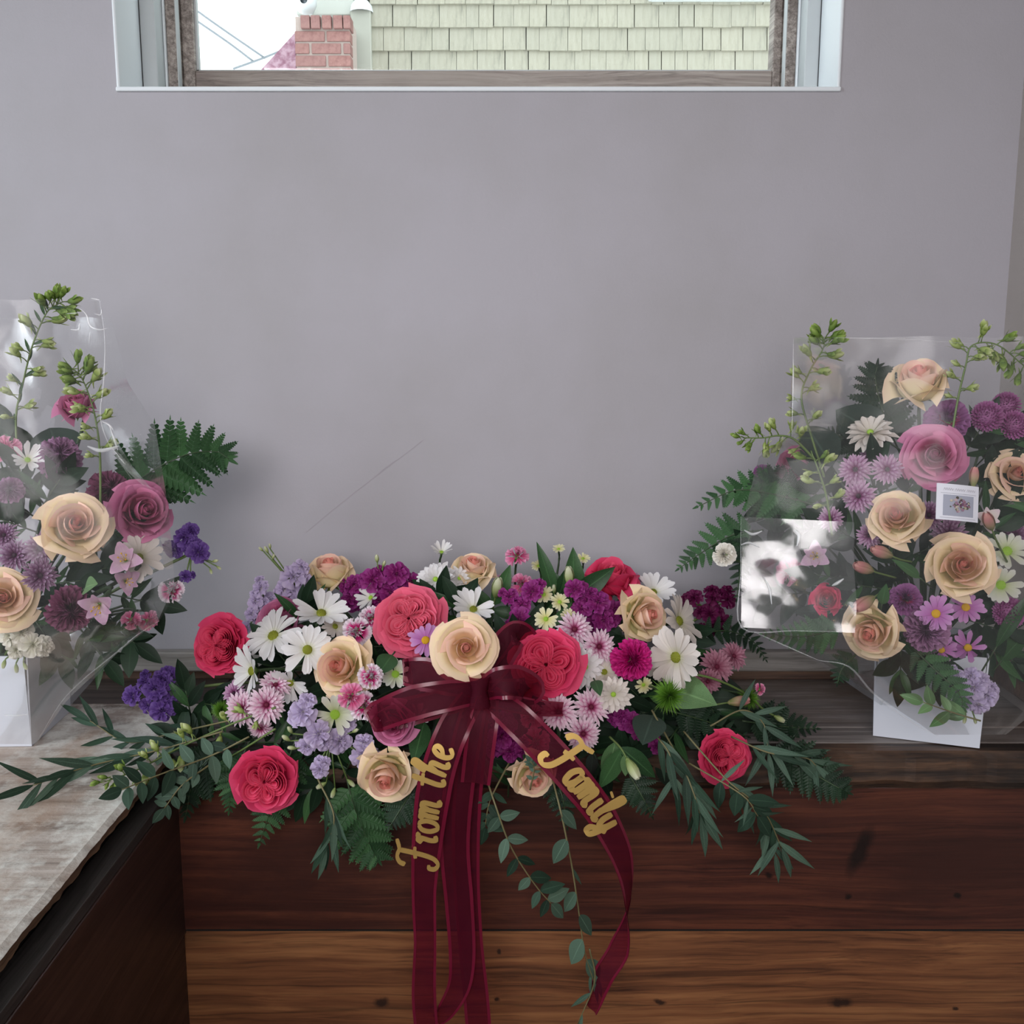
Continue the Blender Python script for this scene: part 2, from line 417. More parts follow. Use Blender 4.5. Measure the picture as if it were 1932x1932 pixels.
M_chip = wood('raw_brown_plank_edge', (48, 34, 26), (96, 72, 54), (140, 112, 88), 'Y', 0.7, 20, 6, 0.6, seed=1.7)
under(lleft, g.obj('plank', [M_weather, M_chip], smooth=False))
M_backb = wood('shadow_darkened_brown_board', (34, 27, 24), (66, 55, 50), (92, 80, 74), 'X', 0.6, 24, 3, 0.4, seed=6.1)  # brown rear board; the left bouquet's shadow is put into its dark colour
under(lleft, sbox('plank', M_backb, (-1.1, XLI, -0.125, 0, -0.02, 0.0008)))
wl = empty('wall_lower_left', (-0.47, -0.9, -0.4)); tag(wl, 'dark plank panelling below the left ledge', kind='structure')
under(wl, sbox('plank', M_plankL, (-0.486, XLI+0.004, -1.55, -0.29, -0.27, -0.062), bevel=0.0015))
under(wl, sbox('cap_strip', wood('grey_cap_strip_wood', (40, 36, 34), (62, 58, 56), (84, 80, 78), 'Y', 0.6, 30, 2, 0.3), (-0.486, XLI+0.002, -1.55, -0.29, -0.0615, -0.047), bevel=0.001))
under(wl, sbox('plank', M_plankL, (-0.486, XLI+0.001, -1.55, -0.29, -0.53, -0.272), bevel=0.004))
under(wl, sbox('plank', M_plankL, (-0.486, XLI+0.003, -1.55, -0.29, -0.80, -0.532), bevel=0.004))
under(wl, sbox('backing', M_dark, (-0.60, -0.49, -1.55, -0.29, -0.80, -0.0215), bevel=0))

# ================================================================== outside the window
YH = 4.6
M_shingle = NT('pale_painted_shingle')
oi = M_shingle.n('ShaderNodeObjectInfo'); co = M_shingle.n('ShaderNodeTexCoord').outputs['Object']
nn = M_shingle.noise(M_shingle.mapping(co, (40, 40, 3)), 1.0, 6, 0.7)
c = M_shingle.ramp(nn.outputs[0], [(0.3, srgb((140, 139, 128))), (0.5, srgb((169, 166, 151))), (0.7, srgb((178, 175, 162)))]).outputs[0]
c = M_shingle.mix(M_shingle.math('MULTIPLY', oi.outputs['Random'], 0.18), c, srgb((142, 144, 136)))
M_shingle = M_shingle.done(M_shingle.principled(c, 0.8, M_shingle.bump(nn.outputs[0], 0.4, 0.004)))
M_board = simple('pale_painted_board', (172, 173, 164), 0.7)
M_gap = simple('dark_shingle_joint', (58, 58, 52), 0.9)
hx0, hx1 = P(700, 60, YH).x, P(1520, 60, YH).x
house = empty('neighbour_house', (0.9, YH, 0)); tag(house, 'neighbouring house wall of pale cream wooden shingles seen through the window', 'house')
def hp(o): return under(house, o)
g = G(); g.box(P(640, 60, YH).x, hx1+2.5, YH+0.012, YH+0.4, -1.5, 6.0); hp(g.obj('wall', M_gap, smooth=False))
rows = [(10, 53), (53, 97), (97, 141), (-33, 10), (-76, -33), (141, 184)]
rnd = random.Random(5)
for (ya, yb) in rows:
    z1, z0 = P(1000, ya, YH).z, P(1000, yb, YH).z
    x = hx0
    while x < hx1:
        w = rnd.uniform(0.07, 0.165)
        g = G(); d0, d1 = 0.026+rnd.uniform(-.003, .004), 0.006
        zz = z0+rnd.uniform(-.003, .003)
        a, b = 0.0, min(w, hx1-x)-rnd.choice((0.0015, 0.0025, 0.005))
        g.add([(a, -d0, zz-z0), (b, -d0, zz-z0), (b, 0.02, zz-z0), (a, 0.02, zz-z0), (a, -d1, z1-z0+.012), (b, -d1, z1-z0+.012), (b, 0.02, z1-z0+.012), (a, 0.02, z1-z0+.012)],
              [(0, 1, 2, 3), (4, 7, 6, 5), (0, 4, 5, 1), (1, 5, 6, 2), (2, 6, 7, 3), (3, 7, 4, 0)])
        o = g.obj('shingle', M_shingle, smooth=False); o.location = (x, YH, z0); hp(o)
        x += w
g = G(); g.box(P(664, 60, YH).x, P(702, 60, YH).x, YH-0.05, YH+0.1, -1.5, P(680, 22, YH).z); hp(g.obj('corner_board', M_board, smooth=False, bevel=0.006))
g = G(); g.lathe([(0.066, 0), (0.06, 0.035), (0.04, 0.06), (0.0, 0.07)], 14, M=T(P(683, 24, YH).x, YH-0.02, P(683, 26, YH).z)); hp(g.obj('post_cap', M_white))
g = G(); g.box(P(1222, 0, YH).x, P(1600, 0, YH).x, YH-0.06, YH, P(1300, 6, YH).z, P(1300, -8, YH).z); hp(g.obj('window_sill', M_white, smooth=False, bevel=0.005))
g = G(); g.box(P(560, 0, YH).x, P(668, 0, YH).x, YH-0.02, YH+0.1, P(600, 30, YH).z, P(600, -60, YH).z); hp(g.obj('gable_board', simple('grey_trim_board', (196, 200, 194), 0.7), smooth=False, bevel=0.006))
M_roof = NT('mauve_roof'); nn = M_roof.noise(M_roof.n('ShaderNodeTexCoord').outputs['Object'], 30, 4)
M_roof = M_roof.done(M_roof.principled(M_roof.ramp(nn.outputs[0], [(0.4, srgb((150, 108, 128))), (0.62, srgb((190, 160, 176)))]).outputs[0], 0.8))
# chimney of brick
M_mortar = simple('pale_mortar', (186, 172, 166), 0.9)
M_brick = NT('red_brick'); oi = M_brick.n('ShaderNodeObjectInfo'); nn = M_brick.noise(M_brick.n('ShaderNodeTexCoord').outputs['Object'], 28, 5, 0.7)
c = M_brick.ramp(nn.outputs[0], [(0.35, srgb((136, 96, 93))), (0.6, srgb((160, 120, 115)))]).outputs[0]
c = M_brick.mix(M_brick.math('MULTIPLY', oi.outputs['Random'], 0.35), c, srgb((140, 110, 110)))
M_brick = M_brick.done(M_brick.principled(c, 0.85, M_brick.bump(nn.outputs[0], 0.5, 0.004)))
YC = YH-0.35
chim = empty('brick_chimney', P(610, 140, YC)); tag(chim, 'red brick chimney stack with pale mortar beside the neighbouring house', 'chimney')
def cp(o): return under(chim, o)
cx0, cx1 = P(557, 90, YC).x, P(661, 90, YC).x
g = G(); g.box(cx0+.004, cx1-.004, YC+.006, YC+0.27, -1.0, P(600, 31, YC).z); cp(g.obj('mortar_core', M_mortar, smooth=False))
def brick(xa, xb, ya, yb, yoff=0.0):
    g = G(); a, b = P(xa, 90, YC).x, P(xb, 90, YC).x; z1, z0 = P(600, ya, YC).z, P(600, yb, YC).z
    g.box(0, b-a, -0.004-yoff, 0.09, 0, z1-z0); o = g.obj('brick', M_brick, smooth=False, bevel=0.003); o.location = (a, YC, z0); cp(o)
for a in (570, 589, 610, 631): brick(a, a+17, 31, 55, 0.02)
brick(650, 663, 31, 55, 0.02)
for (ya, yb, cuts) in ((59, 78, (557, 613, 617, 661)), (82, 101, (557, 583, 588, 643, 648, 661)), (105, 125, (557, 614, 619, 661)),
                       (129, 148, (557, 580, 585, 640, 645, 661)), (152, 171, (557, 614, 619, 661))):
    for i in range(0, len(cuts), 2): brick(cuts[i], cuts[i+1], ya, yb)
# lower roof slope left of the chimney
a, b, c_ = P(556, 62, YC+.25), P(490, 133, YC+.25), P(430, 200, YC+.25)
g = G(); vs_ = [a, c_, Vector((a.x, a.y, c_.z))]; g.add([*vs_, *[p+Vector((0, 0.3, 0)) for p in vs_]], [(0, 1, 2), (3, 5, 4), (0, 3, 4, 1), (1, 4, 5, 2), (2, 5, 3, 0)])
o = g.obj('roof_gable', M_roof, smooth=False); tag(o, 'mauve roof slope left of the brick chimney', 'roof')
# security camera
sp = P(577, 6, YH-.16)
scam = empty('security_camera', sp); tag(scam, 'white round security camera under the eave above the chimney', 'camera')
g = G(); g.lathe([(0.02, 0.06), (0.055, 0.05), (0.062, 0.0), (0.05, -0.012), (0.0, -0.012)], 20, M=RX(PI/2)); g.obj('housing', M_white, scam)
g = G(); g.lathe([(0.036, 0.0), (0.034, 0.02), (0.0, 0.035)], 16, M=T(0, -0.0, 0) @ RX(PI/2) @ T(0.006, 0, 0.012)); g.obj('lens', simple('lens_grey', (120, 128, 136), 0.2), scam)
g = G(); g.tube([(0, 0.05, 0), (0, 0.15, 0.0)], 0.02, n=8); g.obj('bracket', M_white, scam)
M_wire = simple('grey_cable', (150, 158, 166), 0.7)
for i, (pa, pm, pb) in enumerate((((368, 18), (420, 55), (500, 110)), ((372, 40), (430, 80), (478, 116)), ((440, 130), (490, 112), (530, 96)))):
    g = G(); g.tube(catmull([P(*q, 9.0) for q in (pa, pm, pb)], 6), 0.011, n=5)
    o = g.obj('power_line', M_wire); tag(o, ['highest thin grey cable crossing the sky in the window', 'lower thin grey cable crossing the sky in the window', 'faint cable rising to the roof left of the chimney'][i], 'cable', 'cables in the sky')
# ================================================================== petals, leaves and their colours
def petal_mat(name, stops, rough=0.55, trans=0.28, streak=0.0, streak_col=None, var=0.10, spec=0.25):
    """colour runs from the petal's base (0) to its tip (1)"""
    t = NT(name); uv = t.n('ShaderNodeUVMap').outputs[0]
    sep = t.n('ShaderNodeSeparateXYZ'); t.l(uv, sep.inputs[0])
    co = t.n('ShaderNodeTexCoord').outputs['Object']
    nz = t.noise(co, 60, 3, 0.6)
    f = t.math('ADD', sep.outputs[1], t.math('MULTIPLY', t.math('SUBTRACT', nz.outputs[0], 0.5), 0.18))
    c = t.ramp(f, [(p, srgb(k)) for p, k in stops]).outputs[0]
    if streak:
        st = t.noise(t.mapping(uv, (26, 1.2, 1)), 1.0, 3, 0.6)
        fac = t.ramp(st.outputs[0], [(0.48, (0, 0, 0, 1)), (0.62, (1, 1, 1, 1))]).outputs[0]
        c = t.mix(t.math('MULTIPLY', fac, streak), c, srgb(streak_col))
    oi = t.n('ShaderNodeObjectInfo')
    hs = t.n('ShaderNodeHueSaturation'); t.l(c, hs.inputs['Color'])
    t.l(t.math('ADD', 1.0-var/2, t.math('MULTIPLY', oi.outputs['Random'], var)), hs.inputs['Value'])
    p = t.principled(hs.outputs[0], rough); p.inputs['Specular IOR Level'].default_value = spec
    tl = t.n('ShaderNodeBsdfTranslucent'); t.l(hs.outputs[0], tl.inputs[0])
    m = t.n('ShaderNodeMixShader'); m.inputs[0].default_value = trans
    t.l(p.outputs[0], m.inputs[1]); t.l(tl.outputs[0], m.inputs[2])
    return t.done(m)

PM = {}
PM['peach_core'] = petal_mat('peach_rose_core', [(0, (232, 184, 132)), (0.6, (246, 200, 164)), (0.97, (240, 160, 148))])
PM['peach_in'] = petal_mat('peach_rose_inner', [(0, (232, 192, 132)), (0.45, (246, 208, 168)), (0.85, (250, 216, 192)), (1, (250, 206, 190))])
PM['peach_out'] = petal_mat('peach_rose_outer', [(0, (206, 208, 132)), (0.4, (240, 228, 172)), (0.85, (250, 230, 190)), (1, (250, 222, 194))])
PM['lav_core'] = petal_mat('mauve_rose_core', [(0, (170, 60, 100)), (0.6, (176, 62, 108)), (1, (204, 108, 150))])
PM['lav_in'] = petal_mat('mauve_rose_inner', [(0, (184, 76, 118)), (0.6, (198, 92, 138)), (1, (216, 132, 170))])
PM['lav_out'] = petal_mat('mauve_rose_outer', [(0, (176, 90, 120)), (0.5, (192, 98, 142)), (1, (214, 136, 174))])
PM['hot_core'] = petal_mat('coral_pink_rose_core', [(0, (196, 26, 66)), (0.6, (218, 46, 90)), (1, (240, 98, 132))])
PM['hot_in'] = petal_mat('coral_pink_rose_inner', [(0, (200, 28, 68)), (0.6, (220, 48, 92)), (1, (240, 94, 130))])
PM['hot_out'] = petal_mat('coral_pink_rose_outer', [(0, (200, 36, 76)), (0.6, (220, 48, 94)), (1, (234, 76, 120))])
PM['lt_core'] = petal_mat('soft_pink_rose_core', [(0, (212, 58, 92)), (0.6, (230, 84, 116)), (1, (246, 132, 156))])
PM['lt_in'] = petal_mat('soft_pink_rose_inner', [(0, (212, 58, 92)), (0.6, (230, 84, 116)), (1, (246, 132, 156))])
PM['lt_out'] = petal_mat('soft_pink_rose_outer', [(0, (212, 62, 96)), (0.6, (230, 82, 116)), (1, (242, 114, 144))])
PM['white'] = petal_mat('white_daisy_petal', [(0, (220, 222, 186)), (0.25, (236, 234, 230)), (1, (242, 240, 242))], streak=0.10, streak_col=(206, 200, 204))
PM['whitewarm'] = petal_mat('cream_daisy_petal', [(0, (206, 204, 166)), (0.3, (224, 216, 206)), (1, (236, 228, 222))], streak=0.12, streak_col=(200, 188, 182))
PM['whitegreen'] = petal_mat('green_white_petal', [(0, (176, 196, 110)), (0.35, (216, 222, 190)), (1, (232, 232, 226))])
PM['cream'] = petal_mat('cream_yellow_petal', [(0, (206, 204, 110)), (0.4, (228, 224, 170)), (1, (234, 230, 200))])
PM['lilac_d'] = petal_mat('lilac_daisy_petal', [(0, (176, 96, 160)), (0.4, (190, 120, 186)), (1, (208, 158, 206))], streak=0.2, streak_col=(164, 96, 160))
PM['bi'] = petal_mat('pink_white_mum_petal', [(0, (110, 18, 56)), (0.28, (158, 52, 98)), (0.5, (212, 146, 180)), (0.72, (236, 208, 222)), (1, (242, 230, 238))], streak=0.45, streak_col=(190, 104, 146))
PM['bi2'] = petal_mat('mauve_white_mum_petal', [(0, (84, 20, 62)), (0.3, (128, 58, 104)), (0.6, (176, 122, 164)), (1, (214, 186, 208))], streak=0.5, streak_col=(150, 88, 136))
PM['bi3'] = petal_mat('dark_plum_mum_petal', [(0, (58, 18, 48)), (0.35, (98, 46, 84)), (0.7, (140, 96, 132)), (1, (190, 164, 188))], streak=0.5, streak_col=(112, 66, 108))
PM['dull'] = petal_mat('dusty_pink_mum_petal', [(0, (110, 40, 66)), (0.4, (156, 90, 112)), (1, (190, 142, 158))], streak=0.4, streak_col=(150, 80, 104))
PM['pom'] = petal_mat('purple_pompon_petal', [(0, (120, 40, 96)), (0.5, (164, 84, 146)), (1, (190, 124, 176))])
PM['mag'] = petal_mat('magenta_carnation_petal', [(0, (150, 0, 84)), (0.6, (196, 16, 116)), (1, (214, 52, 146))])
PM['purc'] = petal_mat('dusty_purple_carnation_petal', [(0, (110, 46, 92)), (0.55, (138, 84, 128)), (1, (176, 134, 168))], streak=0.3, streak_col=(120, 56, 106))
PM['purd'] = petal_mat('purple_mottled_carnation_petal', [(0, (168, 30, 84)), (0.4, (172, 44, 104)), (0.62, (132, 64, 124)), (1, (158, 100, 152))])
PM['duskc'] = petal_mat('dusky_plum_carnation_petal', [(0, (86, 30, 56)), (0.6, (116, 52, 84)), (1, (146, 84, 116))])
PM['mini'] = petal_mat('white_edged_pink_petal', [(0, (190, 4, 104)), (0.5, (206, 24, 120)), (0.66, (228, 130, 180)), (0.8, (240, 220, 232)), (1, (244, 236, 242))])
PM['minip'] = petal_mat('pink_spray_carnation_petal', [(0, (186, 40, 96)), (0.6, (218, 96, 146)), (1, (236, 170, 200))])
PM['miniw'] = petal_mat('ivory_spray_carnation_petal', [(0, (222, 216, 196)), (1, (240, 236, 228))])
PM['st_lav'] = petal_mat('lavender_stock_petal', [(0, (240, 234, 220)), (0.26, (222, 212, 226)), (0.6, (192, 176, 212)), (1, (206, 192, 220))], streak=.3, streak_col=(170, 150, 198))
PM['st_pur'] = petal_mat('purple_stock_petal', [(0, (226, 216, 226)), (0.22, (144, 112, 180)), (0.6, (92, 58, 136)), (1, (124, 94, 166))], streak=.35, streak_col=(70, 40, 110))
PM['st_mag'] = petal_mat('magenta_stock_petal', [(0, (236, 206, 186)), (0.2, (184, 76, 150)), (0.6, (132, 26, 104)), (1, (160, 60, 140))], streak=.35, streak_col=(100, 14, 80))
PM['st_dk'] = petal_mat('dark_wine_stock_petal', [(0, (120, 60, 84)), (0.3, (92, 16, 62)), (1, (106, 24, 76))])
PM['st_wh'] = petal_mat('white_stock_petal', [(0, (206, 210, 160)), (0.4, (228, 226, 206)), (1, (234, 230, 220))])
PM['alst'] = petal_mat('pink_alstroemeria_petal', [(0, (206, 206, 150)), (0.35, (220, 196, 206)), (0.8, (206, 166, 194)), (1, (220, 184, 208))], streak=0.15, streak_col=(150, 60, 110))
PM['alstw'] = petal_mat('pale_alstroemeria_petal', [(0, (196, 200, 140)), (0.4, (226, 220, 206)), (1, (222, 200, 210))], streak=0.12, streak_col=(170, 120, 140))
PM['lark'] = petal_mat('pale_green_bud_petal', [(0, (112, 134, 66)), (0.5, (168, 186, 104)), (1, (214, 220, 172))])
PM['larkg'] = petal_mat('fresh_green_bud', [(0, (84, 112, 48)), (0.6, (126, 154, 72)), (1, (164, 184, 104))])
PM['budpink'] = petal_mat('pink_tipped_bud', [(0, (130, 146, 84)), (0.4, (186, 160, 130)), (0.8, (206, 140, 140)), (1, (214, 160, 150))])
PM['budwhite'] = petal_mat('pale_green_white_bud', [(0, (126, 152, 78)), (0.5, (190, 202, 142)), (1, (226, 228, 200))])
M_disc = {k: simple(k+'_disc', c, 0.8) for k, c in dict(green=(128, 134, 34), yellow=(206, 160, 24), dark=(92, 10, 44), lime=(150, 190, 60), plum=(48, 16, 38)).items()}
def leaf_mat(name, c0, c1, rough=0.45, trans=0.15):
    t = NT(name); uv = t.n('ShaderNodeUVMap').outputs[0]; sep = t.n('ShaderNodeSeparateXYZ'); t.l(uv, sep.inputs[0])
    co = t.n('ShaderNodeTexCoord').outputs['Object']
    nz = t.noise(co, 70, 4, 0.6); oi = t.n('ShaderNodeObjectInfo')
    f = t.math('ADD', t.math('MULTIPLY', nz.outputs[0], 0.7), t.math('MULTIPLY', oi.outputs['Random'], 0.4))
    c = t.ramp(f, [(0.25, srgb(c0)), (0.75, srgb(c1))]).outputs[0]
    rib = t.ramp(t.math('ABSOLUTE', t.math('SUBTRACT', sep.outputs[0], 0.5)), [(0.0, (1, 1, 1, 1)), (0.045, (0, 0, 0, 1))]).outputs[0]
    c = t.mix(t.math('MULTIPLY', rib, 0.35), c, srgb([min(255, x*1.35+14) for x in c1]))
    p = t.principled(c, rough); p.inputs['Specular IOR Level'].default_value = 0.2
    tl = t.n('ShaderNodeBsdfTranslucent'); t.l(c, tl.inputs[0])
    m = t.n('ShaderNodeMixShader'); m.inputs[0].default_value = trans
    t.l(p.outputs[0], m.inputs[1]); t.l(tl.outputs[0], m.inputs[2]); return t.done(m)
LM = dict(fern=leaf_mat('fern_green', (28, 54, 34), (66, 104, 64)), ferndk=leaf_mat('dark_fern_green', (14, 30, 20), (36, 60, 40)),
          euc=leaf_mat('eucalyptus_grey_green', (46, 66, 54), (88, 112, 95), 0.6), eucdk=leaf_mat('deep_eucalyptus_green', (26, 44, 34), (54, 78, 62), 0.6),
          broad=leaf_mat('broad_leaf_green', (30, 58, 34), (66, 102, 62), 0.35), broadl=leaf_mat('light_leaf_green', (64, 98, 62), (110, 142, 96), 0.4),
          dark=leaf_mat('dark_leaf_green', (12, 26, 18), (34, 56, 38), 0.5), salal=leaf_mat('grey_dark_leaf', (34, 46, 40), (62, 78, 68), 0.45))
M_stem = simple('green_stem', (96, 118, 62), 0.5); M_stemd = simple('dark_green_stem', (52, 72, 44), 0.5)
M_twig = simple('olive_twig', (112, 106, 72), 0.55); M_calyx = simple('green_calyx', (96, 124, 64), 0.5)

# ------------------------------------------------------------------ prototypes: name -> list of (part name, mesh, matrix)
PROTO = {}
def bez(a, b, c, t): return a*(1-t)*(1-t)+2*b*t*(1-t)+c*t*t
def rose_petal(L, phi0, rnd, nu=8, nv=8, ruffle=0.0, tip=0.18, pt=0.05):
    (rb, rm, rt, zb, zm, zt, half, lip) = L
    half = math.radians(half)*rnd.uniform(0.95, 1.12); rt *= rnd.uniform(0.90, 1.08); zt += rnd.uniform(-.06, .05); lip *= rnd.uniform(0.7, 1.4)
    ph = rnd.uniform(0, 6); point = pt*rnd.uniform(0.5, 1.6); skew = rnd.uniform(.02, .11)
    def f(u, v):
        top = 1-tip*abs(u)**2.6+point*(1-u*u)**2
        s = v*top
        r = bez(rb, rm, rt, s); z = bez(zb, zm, zt, s)
        w = 0.45+0.55*math.sin(min(1, v*1.35)*PI/2)
        k = max(0, (v-0.66)/0.34)
        r += lip*k*k*(1+0.4*abs(u)); z -= lip*0.75*k*k*k
        e = max(0, abs(u)-0.72)/0.28
        r += 0.05*e*e*v+skew*u*v
        if ruffle:
            d = ruffle*v*v*math.sin(u*7+ph); r += d; z += ruffle*0.5*v*math.cos(u*9+ph)
        a = phi0+u*half*w
        return Vector((r*math.cos(a), r*math.sin(a), z))
    g = G(); g.grid(f, nu, nv); return g
def rose_layers(cup):
    def mixl(a, b): return tuple(x+(y-x)*cup for x, y in zip(a, b))
    A = [(3, (.05, .25, .13, -.5, -.05, .30, 92, .0)), (3, (.06, .43, .27, -.55, -.1, .28, 86, .03)), (4, (.08, .60, .49, -.6, -.2, .18, 68, .13)),
         (4, (.1, .74, .73, -.64, -.42, .0, 64, .18)), (5, (.1, .86, .90, -.64, -.56, -.28, 56, .18))]
    B = [(3, (.05, .26, .20, -.6, -.1, .46, 88, .01)), (3, (.06, .42, .34, -.7, -.2, .45, 82, .03)), (4, (.08, .62, .47, -.8, -.4, .40, 68, .08)),
         (4, (.1, .84, .60, -.85, -.55, .28, 72, .18)), (5, (.1, .97, .72, -.86, -.72, .10, 62, .30))]
    return [(a[0], mixl(a[1], b[1])) for a, b in zip(A, B)]
def calyx_data(z0):
    g = G(); g.lathe([(0.03, z0-.22), (0.12, z0-.16), (0.15, z0-.04), (0.10, z0+.04)], 10)
    for k in range(5):
        a = 2*PI*k/5
        def f(u, v):
            r = 0.12+0.34*v; w = 0.10*(1-v)**0.7
            return Vector((r*math.cos(a)-u*w*math.sin(a), r*math.sin(a)+u*w*math.cos(a), z0-0.02-0.10*v*v))
        g.grid(f, 2, 4)
    return g
def make_rose(key, pal, cup, seed, ruffle=0.0):
    rnd = random.Random(seed); parts = []
    L = rose_layers(cup); ztop = L[0][1][5]
    for k in range(2):
        def f(u, v):
            tt = (u+1)/2; a = k*PI+tt*2*PI*1.25
            r = (0.015+0.095*tt)*(0.9+0.2*v); z = -0.3+(ztop+0.34-0.03*tt+k*0.015)*v
            return Vector((r*math.cos(a), r*math.sin(a), z))
        g = G(); g.grid(f, 22, 4)
        if k == 0: g.add([(0, 0, ztop-.06)]+[(.10*math.cos(w*PI/4), .10*math.sin(w*PI/4), ztop-.14) for w in range(8)], [(0, w+1, (w+1) % 8+1) for w in range(8)], [(.5, .98)]+[(.5, .8)]*8)
        parts.append(('petal', g.data('rose_petal', PM[pal+'_core']), None))
    off = 0.0
    for i, (n, lay) in enumerate(L):
        off += rnd.uniform(0.3, 0.9)
        m = PM[pal+('_core' if i == 0 else '_in' if i < 3 else '_out')]
        for k in range(n):
            lay2 = tuple(x*(1+0.02*((k*7) % 3)) if j == 2 else x for j, x in enumerate(lay))
            g = rose_petal(lay2, off+2*PI*k/n+rnd.uniform(-.12, .12), rnd, ruffle=ruffle, tip=(.12, .16, .26, .36, .36)[i], pt=(.02, .03, .06, .12, .14)[i])
            parts.append(('petal', g.data('rose_petal', m), None))
    parts.append(('calyx', calyx_data(L[-1][1][3]).data('calyx', M_calyx), None))
    PROTO[key] = parts
def make_garden(key, pal, seed, flat=0.0, sectors=5):
    rnd = random.Random(seed); parts = []
    a0 = rnd.uniform(0, 6)
    for k in range(sectors):
        th = a0+2*PI*k/sectors+rnd.uniform(-.15, .15); rc = rnd.uniform(0.34, 0.42); sq = rnd.uniform(0.8, 1.05)*(1.0 if sectors > 4 else 1.25)
        for m in range(5):
            rho = (0.05, 0.115, 0.18, 0.245, 0.31)[m]*rnd.uniform(0.92, 1.08); zt = 0.30-0.018*m+rnd.uniform(-.02, .02); ph = rnd.uniform(0, 6)
            fl = rnd.uniform(0.09, 0.13)
            def f(u, v):
                a = th+u*(2.5+0.06*m)
                rr = rho*(1+0.10*math.sin(3*u+ph))+fl*(v*v-.72)
                pin = max(0, abs(u)-.7)/.3
                x = rc*math.cos(th)*(1-.75*pin)+rr*math.cos(a)*1.2*(1-.5*pin); y = rc*math.sin(th)*(1-.75*pin)+rr*math.sin(a)*1.2*sq*(1-.5*pin)
                z = -0.08+(zt+0.08)*v*(1-0.22*abs(u)**4)+0.02*v*math.sin(5*u+ph)
                return Vector((x, y, z))
            g = G(); g.grid(f, 16, 4); parts.append(('petal', g.data('garden_rose_petal', PM[pal+('_core' if m < 2 else '_in')]), None))
    for k in range(5):
        lay = (.02, .14, .16, -.4, -.1, .20, 60, .03); parts.append(('petal', rose_petal(lay, 1.3*k, rnd, 6, 4, .03).data('garden_rose_petal', PM[pal+'_core']), None))
    for n, lay, rf in ((7, (.1, .62, .72, -.5, -.3, .16, 42, .09), .03), (7, (.1, .72, .84, -.6, -.4, .00, 42, .10), .035), (6, (.1, .80, .94, -.62, -.5, -.20, 46, .12), .04)):
        off = rnd.uniform(0, 6)
        for k in range(n):
            parts.append(('petal', rose_petal(lay, off+2*PI*k/n+rnd.uniform(-.15, .15), rnd, 10, 7, rf, 0.16, .08).data('garden_rose_petal', PM[pal+'_out']), None))
    parts.append(('calyx', calyx_data(-.6).data('calyx', M_calyx), None))
    PROTO[key] = parts
def strip_petal(r0, r1, w, lift, droop, rnd, notch=0.0, cupx=0.25, nu=2, nv=6, base=0.35):
    yaw = rnd.uniform(-.06, .06); ln = rnd.uniform(0.9, 1.05); lf = lift+rnd.uniform(-.06, .06); dr = droop*rnd.uniform(0.5, 1.5)
    def f(u, v):
        ww = w*(base+(1-base)*math.sin(min(1, v*1.25)*PI/2))*(1 if v < 0.8 else math.sqrt(max(0.02, 1-((v-0.8)/0.205)**2)))
        r = r0+(r1*ln-r0)*v
        y = u*ww
        z = lf*v*(r1-r0)-dr*v*v*(r1-r0)+cupx*abs(u)**1.5*ww
        if notch and v > 0.95: r -= notch*(1-abs(u))*0.5
        return Vector((r*math.cos(yaw)-y*math.sin(yaw), r*math.sin(yaw)+y*math.cos(yaw), z))
    g = G(); g.grid(f, nu, nv); return g
def dome(r, h, mat, name='disc', n=14, bumps=True):
    g = G(); g.lathe([(r*1.0, -h*.4), (r*1.02, 0), (r*.9, h*.45), (r*.65, h*.8), (r*.3, h*.97), (0.001, h)], n)
    if bumps:
        for i in range(40):
            a = i*2.39996; rr = r*0.92*math.sqrt((i+.5)/40); z = h*math.sqrt(max(0.05, 1-(rr/r)**2))
            g.box(-r*.06, r*.06, -r*.06, r*.06, -r*.05, r*.10, M=T(rr*math.cos(a), rr*math.sin(a), z))
    return g.data(name, mat)
def make_daisy(key, mat, disc, seed, n=20, lift=0.18, droop=0.22, w=0.135, discr=0.17):
    rnd = random.Random(seed); parts = []
    vars_ = [strip_petal(0.12, 1.0, w, lift+0.1*(k % 2), droop, rnd, 0.06).data('daisy_petal', mat) for k in range(5)]
    for k in range(n):
        if rnd.random() < 0.04: continue
        M = RZ(2*PI*k/n+rnd.uniform(-.07, .07)) @ RX(rnd.uniform(-.25, .25)) @ S(rnd.uniform(0.86, 1.04))
        parts.append(('petal', vars_[k % 5], M))
    parts.append(('disc', dome(discr, 0.10, M_disc[disc]), T(0, 0, 0.02)))
    g = G(); g.lathe([(0.03, -.30), (0.09, -.18), (0.22, -.06), (0.24, -.01), (0.1, 0.0)], 12); parts.append(('calyx', g.data('calyx', M_calyx), None))
    PROTO[key] = parts
def make_mum(key, mat, disc, seed, layers=((24, 1.0, .10, .15), (20, .86, .32, .15), (15, .66, .6, .1), (9, .45, .95, .0)), w=0.085, discr=0.13):
    rnd = random.Random(seed); g = G()
    for n, r1, lift, droop in layers:
        o = rnd.uniform(0, 6)
        for k in range(n):
            p = strip_petal(0.06, r1*rnd.uniform(.92, 1.06), w*(0.75+0.25*r1), lift+rnd.uniform(-.07, .07), droop, rnd, 0, 0.5, 2, 5)
            g.add(p.v, p.f, p.uv, 0, RZ(o+2*PI*k/n+rnd.uniform(-.06, .06)))
    parts = [('petals', g.data('mum_petals', mat), None), ('disc', dome(discr, .10, M_disc[disc], bumps=False), T(0, 0, .08))]
    g = G(); g.lathe([(0.03, -.30), (0.09, -.18), (0.26, -.05), (0.2, 0.0)], 12); parts.append(('calyx', g.data('calyx', M_calyx), None))
    PROTO[key] = parts
